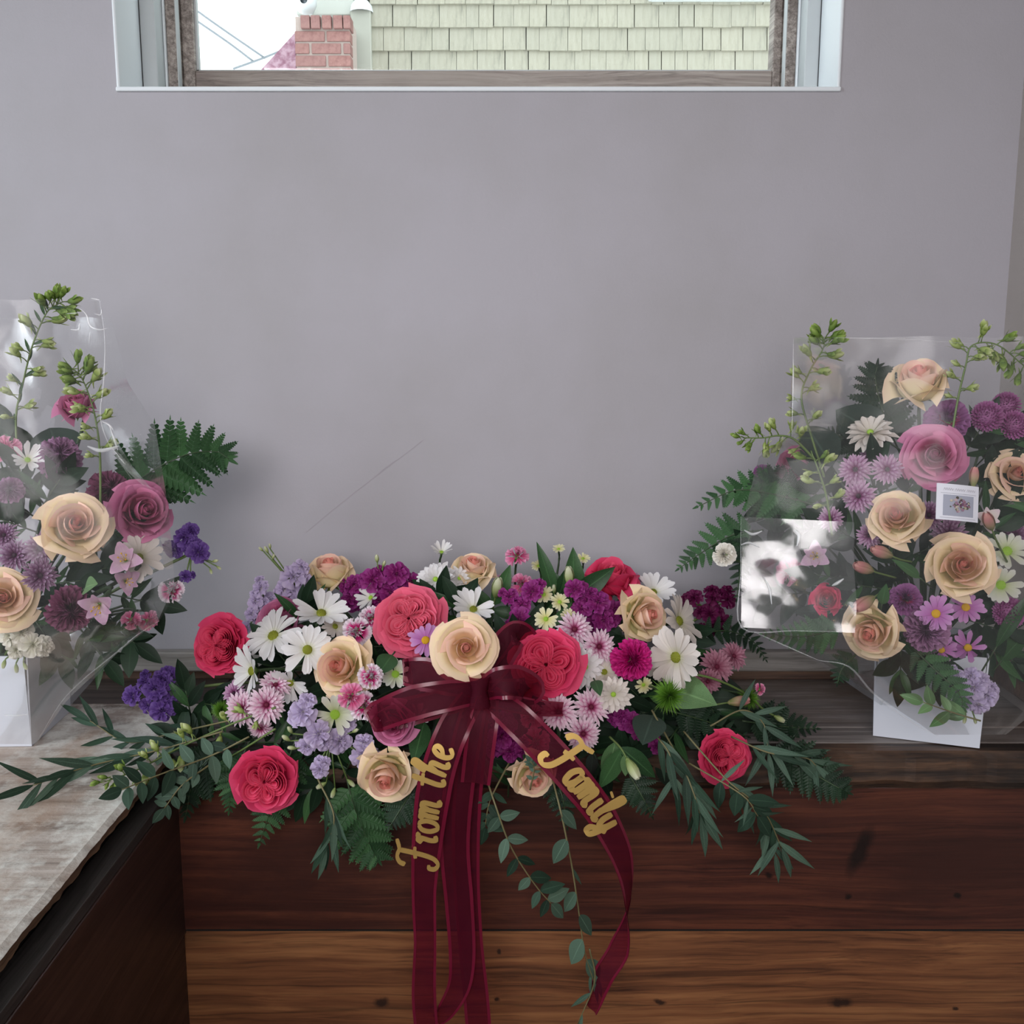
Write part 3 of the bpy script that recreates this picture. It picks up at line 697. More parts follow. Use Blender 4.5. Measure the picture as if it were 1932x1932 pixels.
def make_pompon(key, mat, seed, N=130):
    rnd = random.Random(seed); g = G()
    for i in range(N):
        z = 1-1.25*(i+.5)/N; a = i*2.39996; rr = math.sqrt(max(0, 1-z*z))
        d = Vector((rr*math.cos(a), rr*math.sin(a), z))
        p = strip_petal(0, 0.36, 0.085, 0.0, -0.25, rnd, 0, 0.6, 2, 3)
        R = frame(d.cross(Vector((0, 0, 1))).cross(d) if rr > .05 else Vector((1, 0, 0)), 0, d)
        g.add(p.v, p.f, p.uv, 0, T(*(d*0.66)) @ R)
    g.lathe([(0.3, -.5), (0.68, -.1), (0.7, 0.1), (0.5, .5), (0.0, .68)], 14)
    PROTO[key] = [('petals', g.data('pompon_petals', mat), None)]
    g = G(); g.lathe([(0.03, -.75), (0.12, -.62), (0.42, -.42), (0.3, -.3)], 12); PROTO[key].append(('calyx', g.data('calyx', M_calyx), None))
def make_carnation(key, mat, seed, layers=6, n=6, amp=0.15):
    rnd = random.Random(seed); g = G()
    for k in range(layers):
        q = k/(layers-1)
        tilt = 0.02+1.62*q**0.8; R = 1.0-0.32*q
        for j in range(n):
            phi0 = 2*PI*j/n+rnd.uniform(-.3, .3)+k*0.5; half = rnd.uniform(0.55, 0.75); ph = rnd.uniform(0, 6); fr = rnd.uniform(9, 13); A = amp*rnd.uniform(.8, 1.3)
            tl = tilt+rnd.uniform(-.28, .28)
            def f(u, v):
                s = v*R*(1-0.06*abs(math.sin(u*11+ph))*v-0.10*u*u)
                a = phi0+u*half*(0.35+0.65*v)
                out = s*math.cos(tl); z = s*math.sin(tl)-0.25
                w = A*v*v*math.sin(u*fr+ph)+0.5*A*v**3*math.sin(u*fr*2.1+ph*2)
                out -= w*math.sin(tl)*1.2; z += w*math.cos(tl)
                return Vector((out*math.cos(a), out*math.sin(a), z))
            g.grid(f, 14, 5)
    parts = [('petals', g.data('carnation_petals', mat), None)]
    g = G(); g.lathe([(0.05, -1.0), (0.17, -.9), (0.2, -.5), (0.26, -.2), (0.2, -.15)], 10); parts.append(('calyx', g.data('calyx', M_calyx), None))
    PROTO[key] = parts
def make_floret(key, mat, seed):
    rnd = random.Random(seed); g = G()
    for n, R, tl in ((5, 1.08, .05), (6, .92, .42), (6, .7, .85), (4, .42, 1.25)):
        o = rnd.uniform(0, 6)
        for j in range(n):
            ph = rnd.uniform(0, 6); phi0 = o+2*PI*j/n+rnd.uniform(-.25, .25); half = rnd.uniform(.42, .62); t2 = tl+rnd.uniform(-.3, .3)
            def f(u, v):
                s = v*R*(1-0.22*abs(u)**2.5-0.07*math.cos(u*3)*v)
                a = phi0+u*half*(0.4+0.6*math.sin(min(1, v*1.2)*PI/2))
                w = 0.15*v*v*math.sin(u*4+ph)+.05*v*math.sin(u*9+ph*2)
                return Vector(((s*math.cos(t2)-w*math.sin(t2))*math.cos(a), (s*math.cos(t2)-w*math.sin(t2))*math.sin(a), s*math.sin(t2)+w*math.cos(t2)-.1*v*v))
            g.grid(f, 6, 4)
    g.lathe([(0.05, -.8), (0.12, -.6), (0.10, -.1), (0.16, 0.0)], 8)
    PROTO[key] = [('floret', g.data('floret', mat), None)]
def make_alst(key, mat, seed):
    rnd = random.Random(seed); parts = []
    for n, R, w, tl in ((3, 1.0, .37, .8), (3, .95, .25, 1.0)):
        o = rnd.uniform(0, 6) if n else 0
        for j in range(n):
            a = 2*PI*j/3+(0 if w > .25 else PI/3); t2 = tl+rnd.uniform(-.12, .12); R2 = R*rnd.uniform(.9, 1.08)
            def f(u, v):
                ww = w*math.sin(PI*min(1, 0.12+v*0.84))**0.8
                bend = 0.55*max(0, v-.45)
                s = v*R2; x = s*math.cos(t2-bend); z = s*math.sin(t2-bend)*0.9-.1; y = u*ww
                x -= 0.15*abs(u)*ww
                return Vector((x*math.cos(a)-y*math.sin(a), x*math.sin(a)+y*math.cos(a), z))
            g = G(); g.grid(f, 4, 7); parts.append(('petal', g.data('alstroemeria_petal', mat), None))
    g = G(); g.tube([(0, 0, -.45), (0, 0, -.2), (0, 0, 0)], .06, .10, 8); parts.append(('calyx', g.data('calyx', M_calyx), None))
    g = G()
    for k in range(5):
        a = k*1.25; g.tube([(0, 0, 0), (.08*math.cos(a), .08*math.sin(a), .3), (.2*math.cos(a), .2*math.sin(a), .55)], .012, n=4); g.box(-.03, .03, -.03, .03, 0, .06, M=T(.2*math.cos(a), .2*math.sin(a), .55))
    parts.append(('stamens', g.data('stamens', M_disc['yellow']), None))
    PROTO[key] = parts
def make_brush(key, seed):
    rnd = random.Random(seed); g = G()
    for i in range(260):
        z = 1-1.6*(i+.5)/260; a = i*2.39996; rr = math.sqrt(max(0, 1-z*z)); d = Vector((rr*math.cos(a), rr*math.sin(a), z)); d += Vector((rnd.uniform(-.2, .2), rnd.uniform(-.2, .2), 0.1))
        L = rnd.uniform(.8, 1.1); q = d.cross(Vector((.3, .5, .8))).normalized()*0.028
        m = d*L*.55+Vector((0, 0, .05)); e_ = d*L+Vector((0, 0, -.02*L))
        g.add([d*.1-q, d*.1+q, m+q*.9, m-q*.9, e_], [(0, 1, 2, 3), (3, 2, 4)], [(0, 0), (1, 0), (1, .5), (0, .5), (.5, 1)])
    PROTO[key] = [('bristles', g.data('green_bristles', LMB), None)]
LMB = petal_mat('bright_green_bristle', [(0, (56, 92, 26)), (0.6, (98, 146, 46)), (1, (134, 180, 76))])

make_rose('peach0', 'peach', 0.0, 1); make_rose('peach0b', 'peach', 0.12, 2); make_rose('peach5', 'peach', 0.55, 3); make_rose('peach5b', 'peach', 0.5, 14); make_rose('peach1', 'peach', 1.0, 4); make_rose('peach1b', 'peach', 0.9, 5)
make_rose('lav0', 'lav', 0.1, 6); make_rose('lav5', 'lav', 0.55, 7); make_rose('lav1', 'lav', 0.95, 8)
make_rose('hot1', 'hot', 0.9, 9, 0.02)
make_garden('hotA', 'hot', 11); make_garden('hotB', 'hot', 12, sectors=4); make_garden('hotC', 'hot', 13); make_garden('ltA', 'lt', 15)
make_daisy('daisy', PM['white'], 'green', 1); make_daisy('daisy2', PM['white'], 'green', 2, 18, 0.45, 0.1, 0.14); make_daisy('daisyw', PM['whitewarm'], 'green', 3, 19, 0.35, 0.2, 0.145)
make_daisy('daisy3', PM['white'], 'lime', 7, 16, 0.75, 0.05, 0.13)
make_daisy('lilac', PM['lilac_d'], 'yellow', 4, 15, 0.15, 0.2, 0.15, 0.22); make_daisy('lilacb', PM['lilac_d'], 'yellow', 9, 13, -.15, 0.35, 0.15, 0.2)
make_daisy('cream', PM['cream'], 'lime', 5, 16, 0.3, 0.15, 0.15, 0.2); make_daisy('green', PM['whitegreen'], 'lime', 6, 15, 0.4, 0.1, 0.16, 0.25)
make_mum('bi', PM['bi'], 'dark', 1); make_mum('bib', PM['bi'], 'dark', 2); make_mum('bi2', PM['bi2'], 'plum', 3); make_mum('bi3', PM['bi3'], 'plum', 4); make_mum('dull', PM['dull'], 'dark', 5)
make_mum('spoon', PM['white'], 'lime', 6, ((16, 1.0, .15, .2), (14, .85, .4, .2), (10, .6, .8, .1), (6, .35, 1.2, 0)), 0.125)
make_mum('spoonw', PM['whitewarm'], 'lime', 8, ((16, 1.0, .15, .2), (13, .85, .45, .2), (9, .6, .9, .1)), 0.13)
make_pompon('pom', PM['pom'], 1)
make_carnation('mag', PM['mag'], 1); make_carnation('purc', PM['purc'], 2); make_carnation('purd', PM['purd'], 3, amp=.08); make_carnation('dusk', PM['duskc'], 4)
make_carnation('mini', PM['mini'], 5, 3, 5, .11); make_carnation('minib', PM['mini'], 6, 4, 5, .10); make_carnation('minip', PM['minip'], 7, 3, 5, .1); make_carnation('miniw', PM['miniw'], 8, 4, 6, .09)
for k in ('st_lav', 'st_pur', 'st_mag', 'st_dk', 'st_wh'): make_floret(k, PM[k], 3)
make_alst('alst', PM['alst'], 1); make_alst('alstw', PM['alstw'], 2)
make_brush('brush', 1)
# buds
def bud_data(mat, spur=True):
    g = G(); g.lathe([(0.02, 0), (0.14, .12), (0.24, .4), (0.23, .62), (0.14, .86), (0.02, 1.0)], 8)
    for k in range(3):
        a = 2*PI*k/3
        def f(u, v):
            r = 0.22+0.22*v; w = 0.2*math.sin(PI*(0.15+.8*v)); return Vector((r*math.cos(a)-u*w*math.sin(a), r*math.sin(a)+u*w*math.cos(a), .45+.5*v))
        g.grid(f, 2, 3)
    if spur: g.tube([(0, 0, .15), (.12, 0, -.1), (.30, 0, -.30)], .07, .02, 5)
    return g.data('bud', mat)
BUD = {k: bud_data(PM[k]) for k in ('lark', 'larkg')}
def longbud(mat):
    g = G(); g.lathe([(0.03, 0), (0.10, .08), (0.17, .35), (0.19, .6), (0.13, .85), (0.02, 1.0)], 10)
    for k in range(3):
        a = 2*PI*k/3+.4
        def f(u, v):
            s = .1+.86*v; r = (0.05+0.165*math.sin(PI*min(.92, .1+.75*v)))*1.06; aa = a+u*.8
            return Vector((r*math.cos(aa), r*math.sin(aa), s))
        g.grid(f, 3, 5)
    return g.data('long_bud', mat)
LBUD = {k: longbud(PM[k]) for k in ('budpink', 'budwhite')}
# leaves: unit length along +X, lying in XY, +Z up
def leaf_data(mat, w, bend=0.15, fold=0.15, power=0.9, peak=0.42, twist=0.0, tip=1.0):
    def f(u, v):
        x = v; e_ = math.log(0.5)/math.log(peak)
        ww = w*math.sin(PI*v**e_)**power if 0 < v < 1 else 0.0
        ww = max(ww, 0.012 if v < .5 else 0.002)
        a = twist*v; y = u*ww; z = fold*abs(u)*ww-bend*v*v
        return Vector((x, y*math.cos(a)-z*math.sin(a)*0, z+y*math.sin(a)))
    g = G(); g.grid(f, 2, 9); return g.data('leaf', mat)
LEAF = dict(ovate=leaf_data(LM['euc'], .26, .10), lance=leaf_data(LM['euc'], .078, .18, .2, 1.0, .4, .5), lancedk=leaf_data(LM['eucdk'], .078, .2, .2, 1.0, .4, -.4), ovatedk=leaf_data(LM['eucdk'], .24, .12),
            broad=leaf_data(LM['broad'], .20, .22, .25, .9, .42), broadl=leaf_data(LM['broadl'], .24, .2, .25, .9, .4), dark=leaf_data(LM['dark'], .22, .2, .2, .9, .45), salal=leaf_data(LM['salal'], .32, .18, .2, .8, .45), long=leaf_data(LM['broad'], .12, .25, .3, .9, .45))
def pinna_data(mat, nl=8):
    """one toothed leaflet-bearing side branch of a fern frond, unit length along +X"""
    g = G(); g.tube([(0, 0, 0), (.5, 0, .012), (1, 0, -.02)], .010, .004, 4)
    for i in range(nl):
        x = 0.05+0.9*i/nl; L = 0.20*(1-0.80*(i/nl)**1.3)+.02; sp = 0.95/nl*0.62
        for s_ in (-1, 1):
            a = Vector((x-sp*.5, 0, 0)); b = Vector((x+sp*.95, 0, 0))
            m1 = Vector((x+L*.30-sp*.35, s_*L*.75, .02)); m2 = Vector((x+L*.65+sp*.45, s_*L*.62, .008)); tp = Vector((x+L*.72, s_*L*1.08, -.008))
            g.add([a, b, m2, tp, m1], [(0, 1, 2, 3, 4) if s_ > 0 else (4, 3, 2, 1, 0)], [(.5, 0), (.5, 0), (.8, .8), (.9, 1), (.2, .8)])
    g.add([(0.93, -.02, 0), (1.05, 0, -.02), (0.93, .02, 0)], [(0, 1, 2)])
    return g.data('pinna', mat, smooth=False)
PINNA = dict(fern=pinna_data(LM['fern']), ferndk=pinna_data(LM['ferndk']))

# ------------------------------------------------------------------ placing blooms
RIGHT, UP = Vector((1, 0, 0)), Vector((0, 0, 1))
def normal_at(p, a, b):
    n = (CAM-p).normalized(); return (n+RIGHT*a+UP*b).normalized()
def stem_to(root, start, n, anchor, r=0.0019, mat=None, name='stem', first=0.03):
    Mi = root.matrix_basis.inverted()
    p1 = start-n*first; mid = p1.lerp(anchor, .5)+UP*0.01-n*.01
    pts = catmull([start, p1, mid, anchor], 4)
    g = G(); g.tube([Mi @ q for q in pts], r, r*1.15, 6); return g.obj(name, mat or M_stemd, root)
CATS = dict(peach='rose', lav='rose', hot='rose', lt='rose', daisy='daisy', lilac='daisy', cream='daisy', green='daisy', bi='chrysanthemum', dull='chrysanthemum', spoon='chrysanthemum', pom='chrysanthemum',
            mag='carnation', purc='carnation', purd='carnation', dusk='carnation', mini='carnation', alst='lily', brush='flower')
NAMES = dict(peach='peach_rose', lav='mauve_rose', hot='coral_garden_rose', lt='pink_garden_rose', daisy='white_daisy', lilac='lilac_daisy', cream='cream_daisy', green='green_white_daisy', bi='bicolour_chrysanthemum', dull='dusty_chrysanthemum',
             spoon='white_chrysanthemum', pom='pompon_chrysanthemum', mag='magenta_carnation', purc='purple_carnation', purd='purple_carnation', dusk='plum_carnation', mini='spray_carnation', alst='alstroemeria', brush='green_dianthus')
def base_of(key):
    for k in sorted(CATS, key=len, reverse=True):
        if key.startswith(k): return k
GAP = dict(peach=.66, lav=.66, hot=.6, lt=.6, daisy=.2, lilac=.2, cream=.2, green=.2, bi=.2, dull=.2, spoon=.2, pom=.6, mag=.9, purc=.9, purd=.9, dusk=.9, mini=.9, alst=.4, brush=.0)
def bloom(key, px, py, rpx, ab, Y, label, anchor, group, roll=None, sq=(1, 1, 1), stem=True):
    k = base_of(key); p = P(px, py, Y); n = normal_at(p, *ab); r = rpx*mpp(p)*(.93 if k in ('peach', 'lav') else 1.0)
    rnd = random.Random(int(px*31+py*17)); roll = rnd.uniform(0, 6.28) if roll is None else roll
    R = frame(n, roll)
    root = empty(NAMES[k], p, R); tag(root, label, CATS[k], group)
    root.matrix_basis = T(*p) @ R
    for (nm, me, M) in PROTO[key]:
        inst(nm, me, root, S((r*sq[0], r*sq[1], r*sq[2])) @ (M if M is not None else Matrix()))
    if stem:
        st = p-n*(GAP[k]*r*sq[2]); stem_to(root, st, n, anchor, 0.0016 if rpx < 35 else 0.0024)
    return root
def stock(florets, key, label, group, name, anchor, Ydef, tip=None, buds=()):
    """a stock spike: florets [(px,py,rpx,(a,b),dy)] along one stem"""
    pts = [P(f[0], f[1], Ydef+(f[4] if len(f) > 4 else 0)) for f in florets]
    root = empty(name, pts[0]); root.matrix_basis = T(*pts[0]); tag(root, label, 'stock flower', group)
    c = sum(pts, Vector())/len(pts)+Vector((0, .02, -.005))
    rj = random.Random(int(florets[0][0]*3+florets[0][1])); fl2 = []
    for f, p in zip(florets, pts):
        fl2.append((f, p))
        for _ in range(1 if f[2] < 18 else 2):
            a = rj.uniform(0, 6.28); o_ = f[2]*.75*mpp(p)
            fl2.append(((f[0], f[1], f[2]*rj.uniform(.55, .8), (f[3][0]+.7*math.cos(a), f[3][1]+.7*math.sin(a))), p+Vector((o_*math.cos(a), .006, o_*math.sin(a)))))
    for f, p in fl2:
        n = normal_at(p, f[3][0]+rj.uniform(-.3, .3), f[3][1]+rj.uniform(-.3, .3)); r = f[2]*mpp(p)*.92; R = frame(n, rj.uniform(0, 6))
        inst('floret', PROTO[key][0][1], root, T(*(p-pts[0])) @ R @ S(r))
        q = c.lerp(p, .25); g = G(); g.tube([p-pts[0]-n*r*.6, (p-n*r*.9).lerp(c, .4)-pts[0], c-pts[0]], .0011, n=5); g.obj('floret_stalk', M_stem, root)
    for (bx, by, L, ang) in buds:
        p = P(bx, by, Ydef); d = Vector((math.cos(ang), -.3, math.sin(ang)))
        inst('bud', LBUD['budwhite'], root, T(*(p-pts[0])) @ frame(d) @ S(L*mpp(p)))
        g = G(); g.tube([p-pts[0], p.lerp(c, .5)-pts[0], c-pts[0]], .001, n=5); g.obj('floret_stalk', M_stem, root)
    g = G(); g.tube([q-pts[0] for q in catmull([c, c.lerp(anchor, .5)+UP*.01, anchor], 4)], .0022, n=6); g.obj('stem', M_stem, root)
    return root
def path3(pts, per=6): return catmull([P(*q) for q in pts], per)
def leaf_on(root, me, p, d, up, L, name='leaf', wid=1.0):
    d = d.normalized(); u = (up-d*up.dot(d)).normalized(); y = u.cross(d)
    R = Matrix((d, y, u)).transposed().to_4x4()
    return inst(name, me, root, T(*(p-root.location)) @ R @ S((L, L*wid, L)))
def sprig(pts, leaf, Lpx, n, label, name, cat, group, ang=0.9, spread=0.4, start=0.15, endleaf=True, r=0.0013, mat=None, seed=None, pair=True, wid=1.0, droop=0.0):
    """a stem through pixel points (px, py, Y) with leaves along it"""
    q = path3(pts, 8); root = empty(name, q[0]); root.matrix_basis = T(*q[0]); tag(root, label, cat, group)
    rnd = random.Random(seed if seed is not None else int(pts[0][0]*13+pts[0][1]*7+pts[-1][0]))
    g = G(); g.tube([p-q[0] for p in q], r, r*.55, 6); g.obj('stem', mat or M_twig, root)
    names = leaf if isinstance(leaf, (list, tuple)) else [leaf]
    for i in range(n):
        t = start+(1-start)*(i+.5)/n; k = min(int(t*(len(q)-1)), len(q)-2); p = q[k].lerp(q[k+1], t*(len(q)-1)-k)
        tan = (q[k+1]-q[k]).normalized(); tc = (CAM-p).normalized(); side = tan.cross(tc).normalized()
        for s_ in ((-1, 1) if pair else ((1 if i % 2 else -1),)):
            a = ang+rnd.uniform(-spread, spread)
            d = tan*math.cos(a)+side*(s_*math.sin(a))+tc*rnd.uniform(-.35, .35)+Vector((0, 0, -droop))
            leaf_on(root, LEAF[rnd.choice(names)], p, d, tc+UP*rnd.uniform(-.5, .7)+RIGHT*rnd.uniform(-.6, .6), Lpx*mpp(p)*rnd.uniform(.75, 1.15), wid=wid*rnd.uniform(.85, 1.15))
    if endleaf: leaf_on(root, LEAF[names[0]], q[-1], (q[-1]-q[-2])+Vector((0, 0, -droop*.003)), (CAM-q[-1]).normalized()+RIGHT*.3, Lpx*mpp(q[-1]))
    return root
def fern(pts, Lpx, n, label, group, mat='fern', start=0.12, taper=0.85, seed=1, ang=1.15, tilt=(0, 0), name='fern_frond', curl=0.0):
    """frond through pixel points, side branches up to Lpx long"""
    q = path3(pts, 8); root = empty(name, q[0]); root.matrix_basis = T(*q[0]); tag(root, label, 'fern', group)
    rnd = random.Random(seed); g = G(); g.tube([p-q[0] for p in q], .0014, .0006, 6); g.obj('midrib', M_stemd, root)
    for i in range(n):
        f = (i+.5)/n; t = start+(1-start)*f; k = min(int(t*(len(q)-1)), len(q)-2); p = q[k].lerp(q[k+1], t*(len(q)-1)-k)
        tan = (q[k+1]-q[k]).normalized(); nrm = (normal_at(p, *tilt)); side = tan.cross(nrm).normalized()
        L = Lpx*mpp(p)*(1-taper*f**1.1)*(0.75+0.25*min(1, f*5))
        for s_ in (-1, 1):
            a = ang-0.25*f+rnd.uniform(-.1, .1); d = tan*math.cos(a)+side*(s_*math.sin(a))-nrm*rnd.uniform(-.1, .25)+Vector((0, 0, -curl))
            leaf_on(root, PINNA[mat], p, d, nrm+side*rnd.uniform(-.2, .2), L*rnd.uniform(.9, 1.08), 'pinna')
    leaf_on(root, PINNA[mat], q[-1], q[-1]-q[-2], normal_at(q[-1], *tilt), Lpx*mpp(q[-1])*(1-taper)*1.2, 'pinna')
    return root
def spike(pts, buds, label, group, key='lark', name='larkspur_stem', r=0.0017, cat='flower stem', needles=0, mat=None):
    """a bud spike; buds: (t along, angle off stem, side, size px)"""
    q = path3(pts, 8); root = empty(name, q[0]); root.matrix_basis = T(*q[0]); tag(root, label, cat, group)
    g = G(); g.tube([p-q[0] for p in q], r, r*.45, 6); g.obj('stem', mat or M_stem, root)
    rnd = random.Random(int(pts[0][0]+pts[-1][1]))
    buds = [b for (t, a, s_, L) in buds for b in ((t, a, s_, L*.95), (max(.05, t-.035), a*.8+.5, -s_, L*.72))]
    for (t, a, s_, L) in buds:
        k = min(int(t*(len(q)-1)), len(q)-2); p = q[k].lerp(q[k+1], t*(len(q)-1)-k); tan = (q[k+1]-q[k]).normalized(); tc = (CAM-p).normalized(); side = tan.cross(tc).normalized()
        d = (tan*math.cos(a)+side*(s_*math.sin(a))+tc*rnd.uniform(-.2, .6)).normalized(); l = L*mpp(p)
        e_ = p+d*l*.55
        g = G(); g.tube([p-q[0], (p+d*l*.3+UP*.001)-q[0], e_-q[0]], .0008, n=5); g.obj('bud_stalk', mat or M_stem, root)
        inst('bud', BUD[key if t < .75 else 'larkg'], root, T(*(e_-q[0])) @ frame(d, rnd.uniform(0, 6)) @ S(l))
    for i in range(needles):
        t = .05+.9*i/needles; k = min(int(t*(len(q)-1)), len(q)-2); p = q[k]; tan = (q[k+1]-q[k]).normalized(); tc = (CAM-p).normalized(); side = tan.cross(tc).normalized()
        d = tan*.7+side*rnd.uniform(-1, 1)+tc*rnd.uniform(-.5, .5)
        leaf_on(root, LEAF['long'], p, d, tc, 30*mpp(p), 'leaflet', .8)
    return root
# ================================================================== the long spray on the ledge
GS = 'blooms of the long spray on the ledge'
GF = 'greenery of the long spray on the ledge'
def lerp_tab(tab, x):
    if x <= tab[0][0]: return tab[0][1]
    for (a, b), (c, d) in zip(tab, tab[1:]):
        if x <= c: return b+(d-b)*(x-a)/(c-a)
    return tab[-1][1]
YT = [(1030, -.13), (1090, -.17), (1150, -.24), (1220, -.315), (1300, -.365), (1400, -.395), (1480, -.42), (1560, -.43)]
def YS(px, py):
    u = (px-880)/620.0
    return min(-.04, lerp_tab(YT, py)+.11*u*u)
def anchor_s(px): return Vector((P(px, 1330, -.2).x*0.55, -.19, .05))
def sb(key, px, py, r, ab, dy, label, roll=None, sq=(1, 1, 1)):
    return bloom(key, px, py, r, ab, YS(px, py)+dy, label, anchor_s(px), GS, roll, sq)
# ---- roses
sb('peach0', 879, 1222, 63, (.02, .02), -.125, 'open peach rose with pink heart just above the burgundy bow knot', 0.6)
sb('peach5', 640, 1258, 60, (-.45, .12), -.03, 'peach rose with rolled cream petals right of the green-eyed white daisy', 1.0)
sb('peach1', 622, 1072, 46, (-.3, 3.0), 0, 'cream peach rose seen from the side at the top left of the spray')
sb('peach1b', 893, 1068, 40, (.1, 1.9), .01, 'small peach rose at the top edge of the spray beside the pale green bud')
sb('peach5b', 1222, 1160, 52, (.85, .0), -.02, 'cream and apricot rose turned right above the magenta carnation')
sb('peach5', 728, 1468, 58, (-.18, -.55), -.02, 'pale peach rose facing down at the bottom of the spray left of the lettered ribbon')
sb('peach5b', 1008, 1470, 46, (.25, -.6), -.01, 'cream rose with a green sprig across it, right of the short ribbon end')
sb('ltA', 772, 1168, 62, (-.12, .22), -.03, 'soft pink ruffled garden rose left of the open peach rose', .4)
sb('hotB', 1030, 1254, 65, (.03, .02), -.04, 'large coral pink quartered garden rose right of the bow', 2.2)
sb('hotC', 411, 1218, 53, (-.5, .05), -.01, 'coral pink garden rose at the left end against the wall')
sb('hotA', 500, 1474, 58, (-.18, -.25), -.02, 'coral pink ruffled rose at the lower left of the spray')
sb('hot1', 1153, 1084, 46, (.1, 2.2), .01, 'deep coral rose seen from the side at the top right behind a green leaf')
sb('hotC', 1372, 1428, 47, (.35, -.1), 0, 'coral pink rose at the right end among eucalyptus leaves', 3.0)
sb('lav5', 740, 1368, 46, (-.25, -.35), -.05, 'mauve pink rosebud under the left loop of the bow', 1.4)
sb('lav1', 528, 1160, 46, (-.5, .9), .03, 'mauve rose half hidden behind the white daisies at the upper left')
# ---- white daisies and chrysanthemums
sb('daisy', 516, 1200, 62, (-.7, 1.0), -.01, 'bright white daisy with folded petals left of the green-eyed daisy', .2)
sb('daisy', 580, 1226, 54, (.0, .12), -.04, 'white daisy facing front with a round green eye beside the peach rose')
sb('daisy2', 606, 1158, 56, (.25, 1.7), -.02, 'white daisy fanning upward below the cream peach rose')
sb('daisy2', 476, 1266, 52, (-1.3, -.1), -.0, 'white daisy seen edge-on just right of the left-end coral rose')
sb('daisy2', 548, 1288, 40, (-.3, -.6), .01, 'white daisy drooping below the green-eyed daisy')
sb('daisyw', 632, 1182, 32, (.6, .5), .01, 'small cream daisy tucked left of the pink and white spray carnations')
sb('daisyw', 1276, 1240, 64, (-.75, -.15), -.03, 'cream white daisy with long petals at the right side of the spray')
sb('daisyw', 1280, 1172, 56, (1.5, .5), .0, 'white daisy turned right, showing its dark green back, beside the apricot rose')
sb('daisy2', 1232, 1118, 44, (.1, 1.1), .03, 'white daisy with upright petals behind the apricot rose')
sb('daisyw', 1248, 1256, 38, (-.1, -.7), .02, 'cream daisy petals hanging below the apricot rose')
sb('spoon', 1103, 1258, 44, (.35, .05), .01, 'white spoon-petalled chrysanthemum against the big coral garden rose')
sb('spoonw', 1157, 1310, 37, (.1, -.1), -.02, 'ivory chrysanthemum with rounded petals below the magenta carnation')
sb('spoon', 822, 1094, 40, (-.1, .45), -.01, 'white chrysanthemum with lime centre at the top middle left of the small peach rose')
sb('spoon', 866, 1092, 28, (.35, .5), .01, 'small white chrysanthemum squeezed under the small peach rose')
sb('daisy3', 833, 1042, 22, (.1, 1.6), .02, 'small pinkish daisy seen from the side at the very top of the spray')
sb('daisy3', 858, 1135, 30, (.0, .4), .03, 'shaded white daisy in the gap above the open peach rose')
sb('daisy2', 893, 1150, 44, (.1, .9), .0, 'white daisy peeping out behind the open peach rose')
sb('daisy3', 700, 1128, 28, (-.7, .4), .03, 'fringed white daisy half hidden behind the soft pink garden rose')
sb('green', 632, 1348, 40, (.05, -.1), -.01, 'green-centred white flower among the lavender stock')
sb('daisy3', 790, 1352, 26, (-.2, .2), .02, 'little white daisy behind the left ribbon tail')
sb('green', 746, 1272, 30, (.0, .1), .0, 'cream green flower left of the bow above the ribbon loop')
sb('daisy3', 892, 1345, 26, (.0, .1), .03, 'white daisy behind the short ribbon end')
sb('lilac', 803, 1208, 36, (-.1, .25), -.035, 'lilac daisy with a yellow eye touching the open peach rose')
sb('daisyw', 1140, 1268, 36, (.1, .5), .015, 'white petals standing between the two white chrysanthemums')
# ---- two-tone chrysanthemums
for (key, x, y, r, ab, dy, lab) in (
    ('bi', 503, 1330, 38, (-.05, .05), -.02, 'pink and white chrysanthemum with dark centre, frontmost of the left cluster'),
    ('bib', 457, 1336, 36, (-.5, .0), 0, 'pink and white chrysanthemum at the left of the left cluster'),
    ('bi', 520, 1292, 32, (.1, .5), .0, 'pink and white chrysanthemum at the top of the left cluster'),
    ('bib', 492, 1374, 24, (-.1, -.7), .01, 'pink and white chrysanthemum at the bottom of the left cluster'),
    ('bi2', 442, 1308, 26, (-.6, .3), .02, 'shaded mauve chrysanthemum behind the left cluster'),
    ('bi', 1084, 1188, 37, (.1, .35), -.02, 'pink and white chrysanthemum directly above the white spoon-petalled one'),
    ('bib', 1130, 1220, 35, (.35, .1), -.005, 'pink and white chrysanthemum left of the magenta carnation'),
    ('bi', 1054, 1344, 37, (-.05, .15), -.02, 'pink and white chrysanthemum below the big coral garden rose'),
    ('bib', 1115, 1334, 37, (.2, .1), -.01, 'pink and white chrysanthemum under the ivory chrysanthemum'),
    ('bi', 1100, 1384, 36, (.15, -.25), -.02, 'pink and white chrysanthemum lowest of the right cluster above the gold lettering'),
    ('dull', 1352, 1258, 36, (.4, .1), .01, 'dusty pink chrysanthemum right of the long-petalled cream daisy'),
    ('dull', 1384, 1238, 30, (.6, .3), .03, 'dusty pink chrysanthemum farthest right of the dull group'),
    ('dull', 1335, 1285, 28, (.1, -.4), .02, 'dusty pink chrysanthemum lowest of the dull group'),
    ('bi2', 950, 1098, 22, (-.2, .8), .04, 'mauve chrysanthemum behind the green leaves at the top middle'),
    ('bi2', 1190, 1095, 26, (.5, .8), .04, 'mauve chrysanthemum behind the deep coral rose')):
    sb(key, x, y, r, ab, dy, lab)
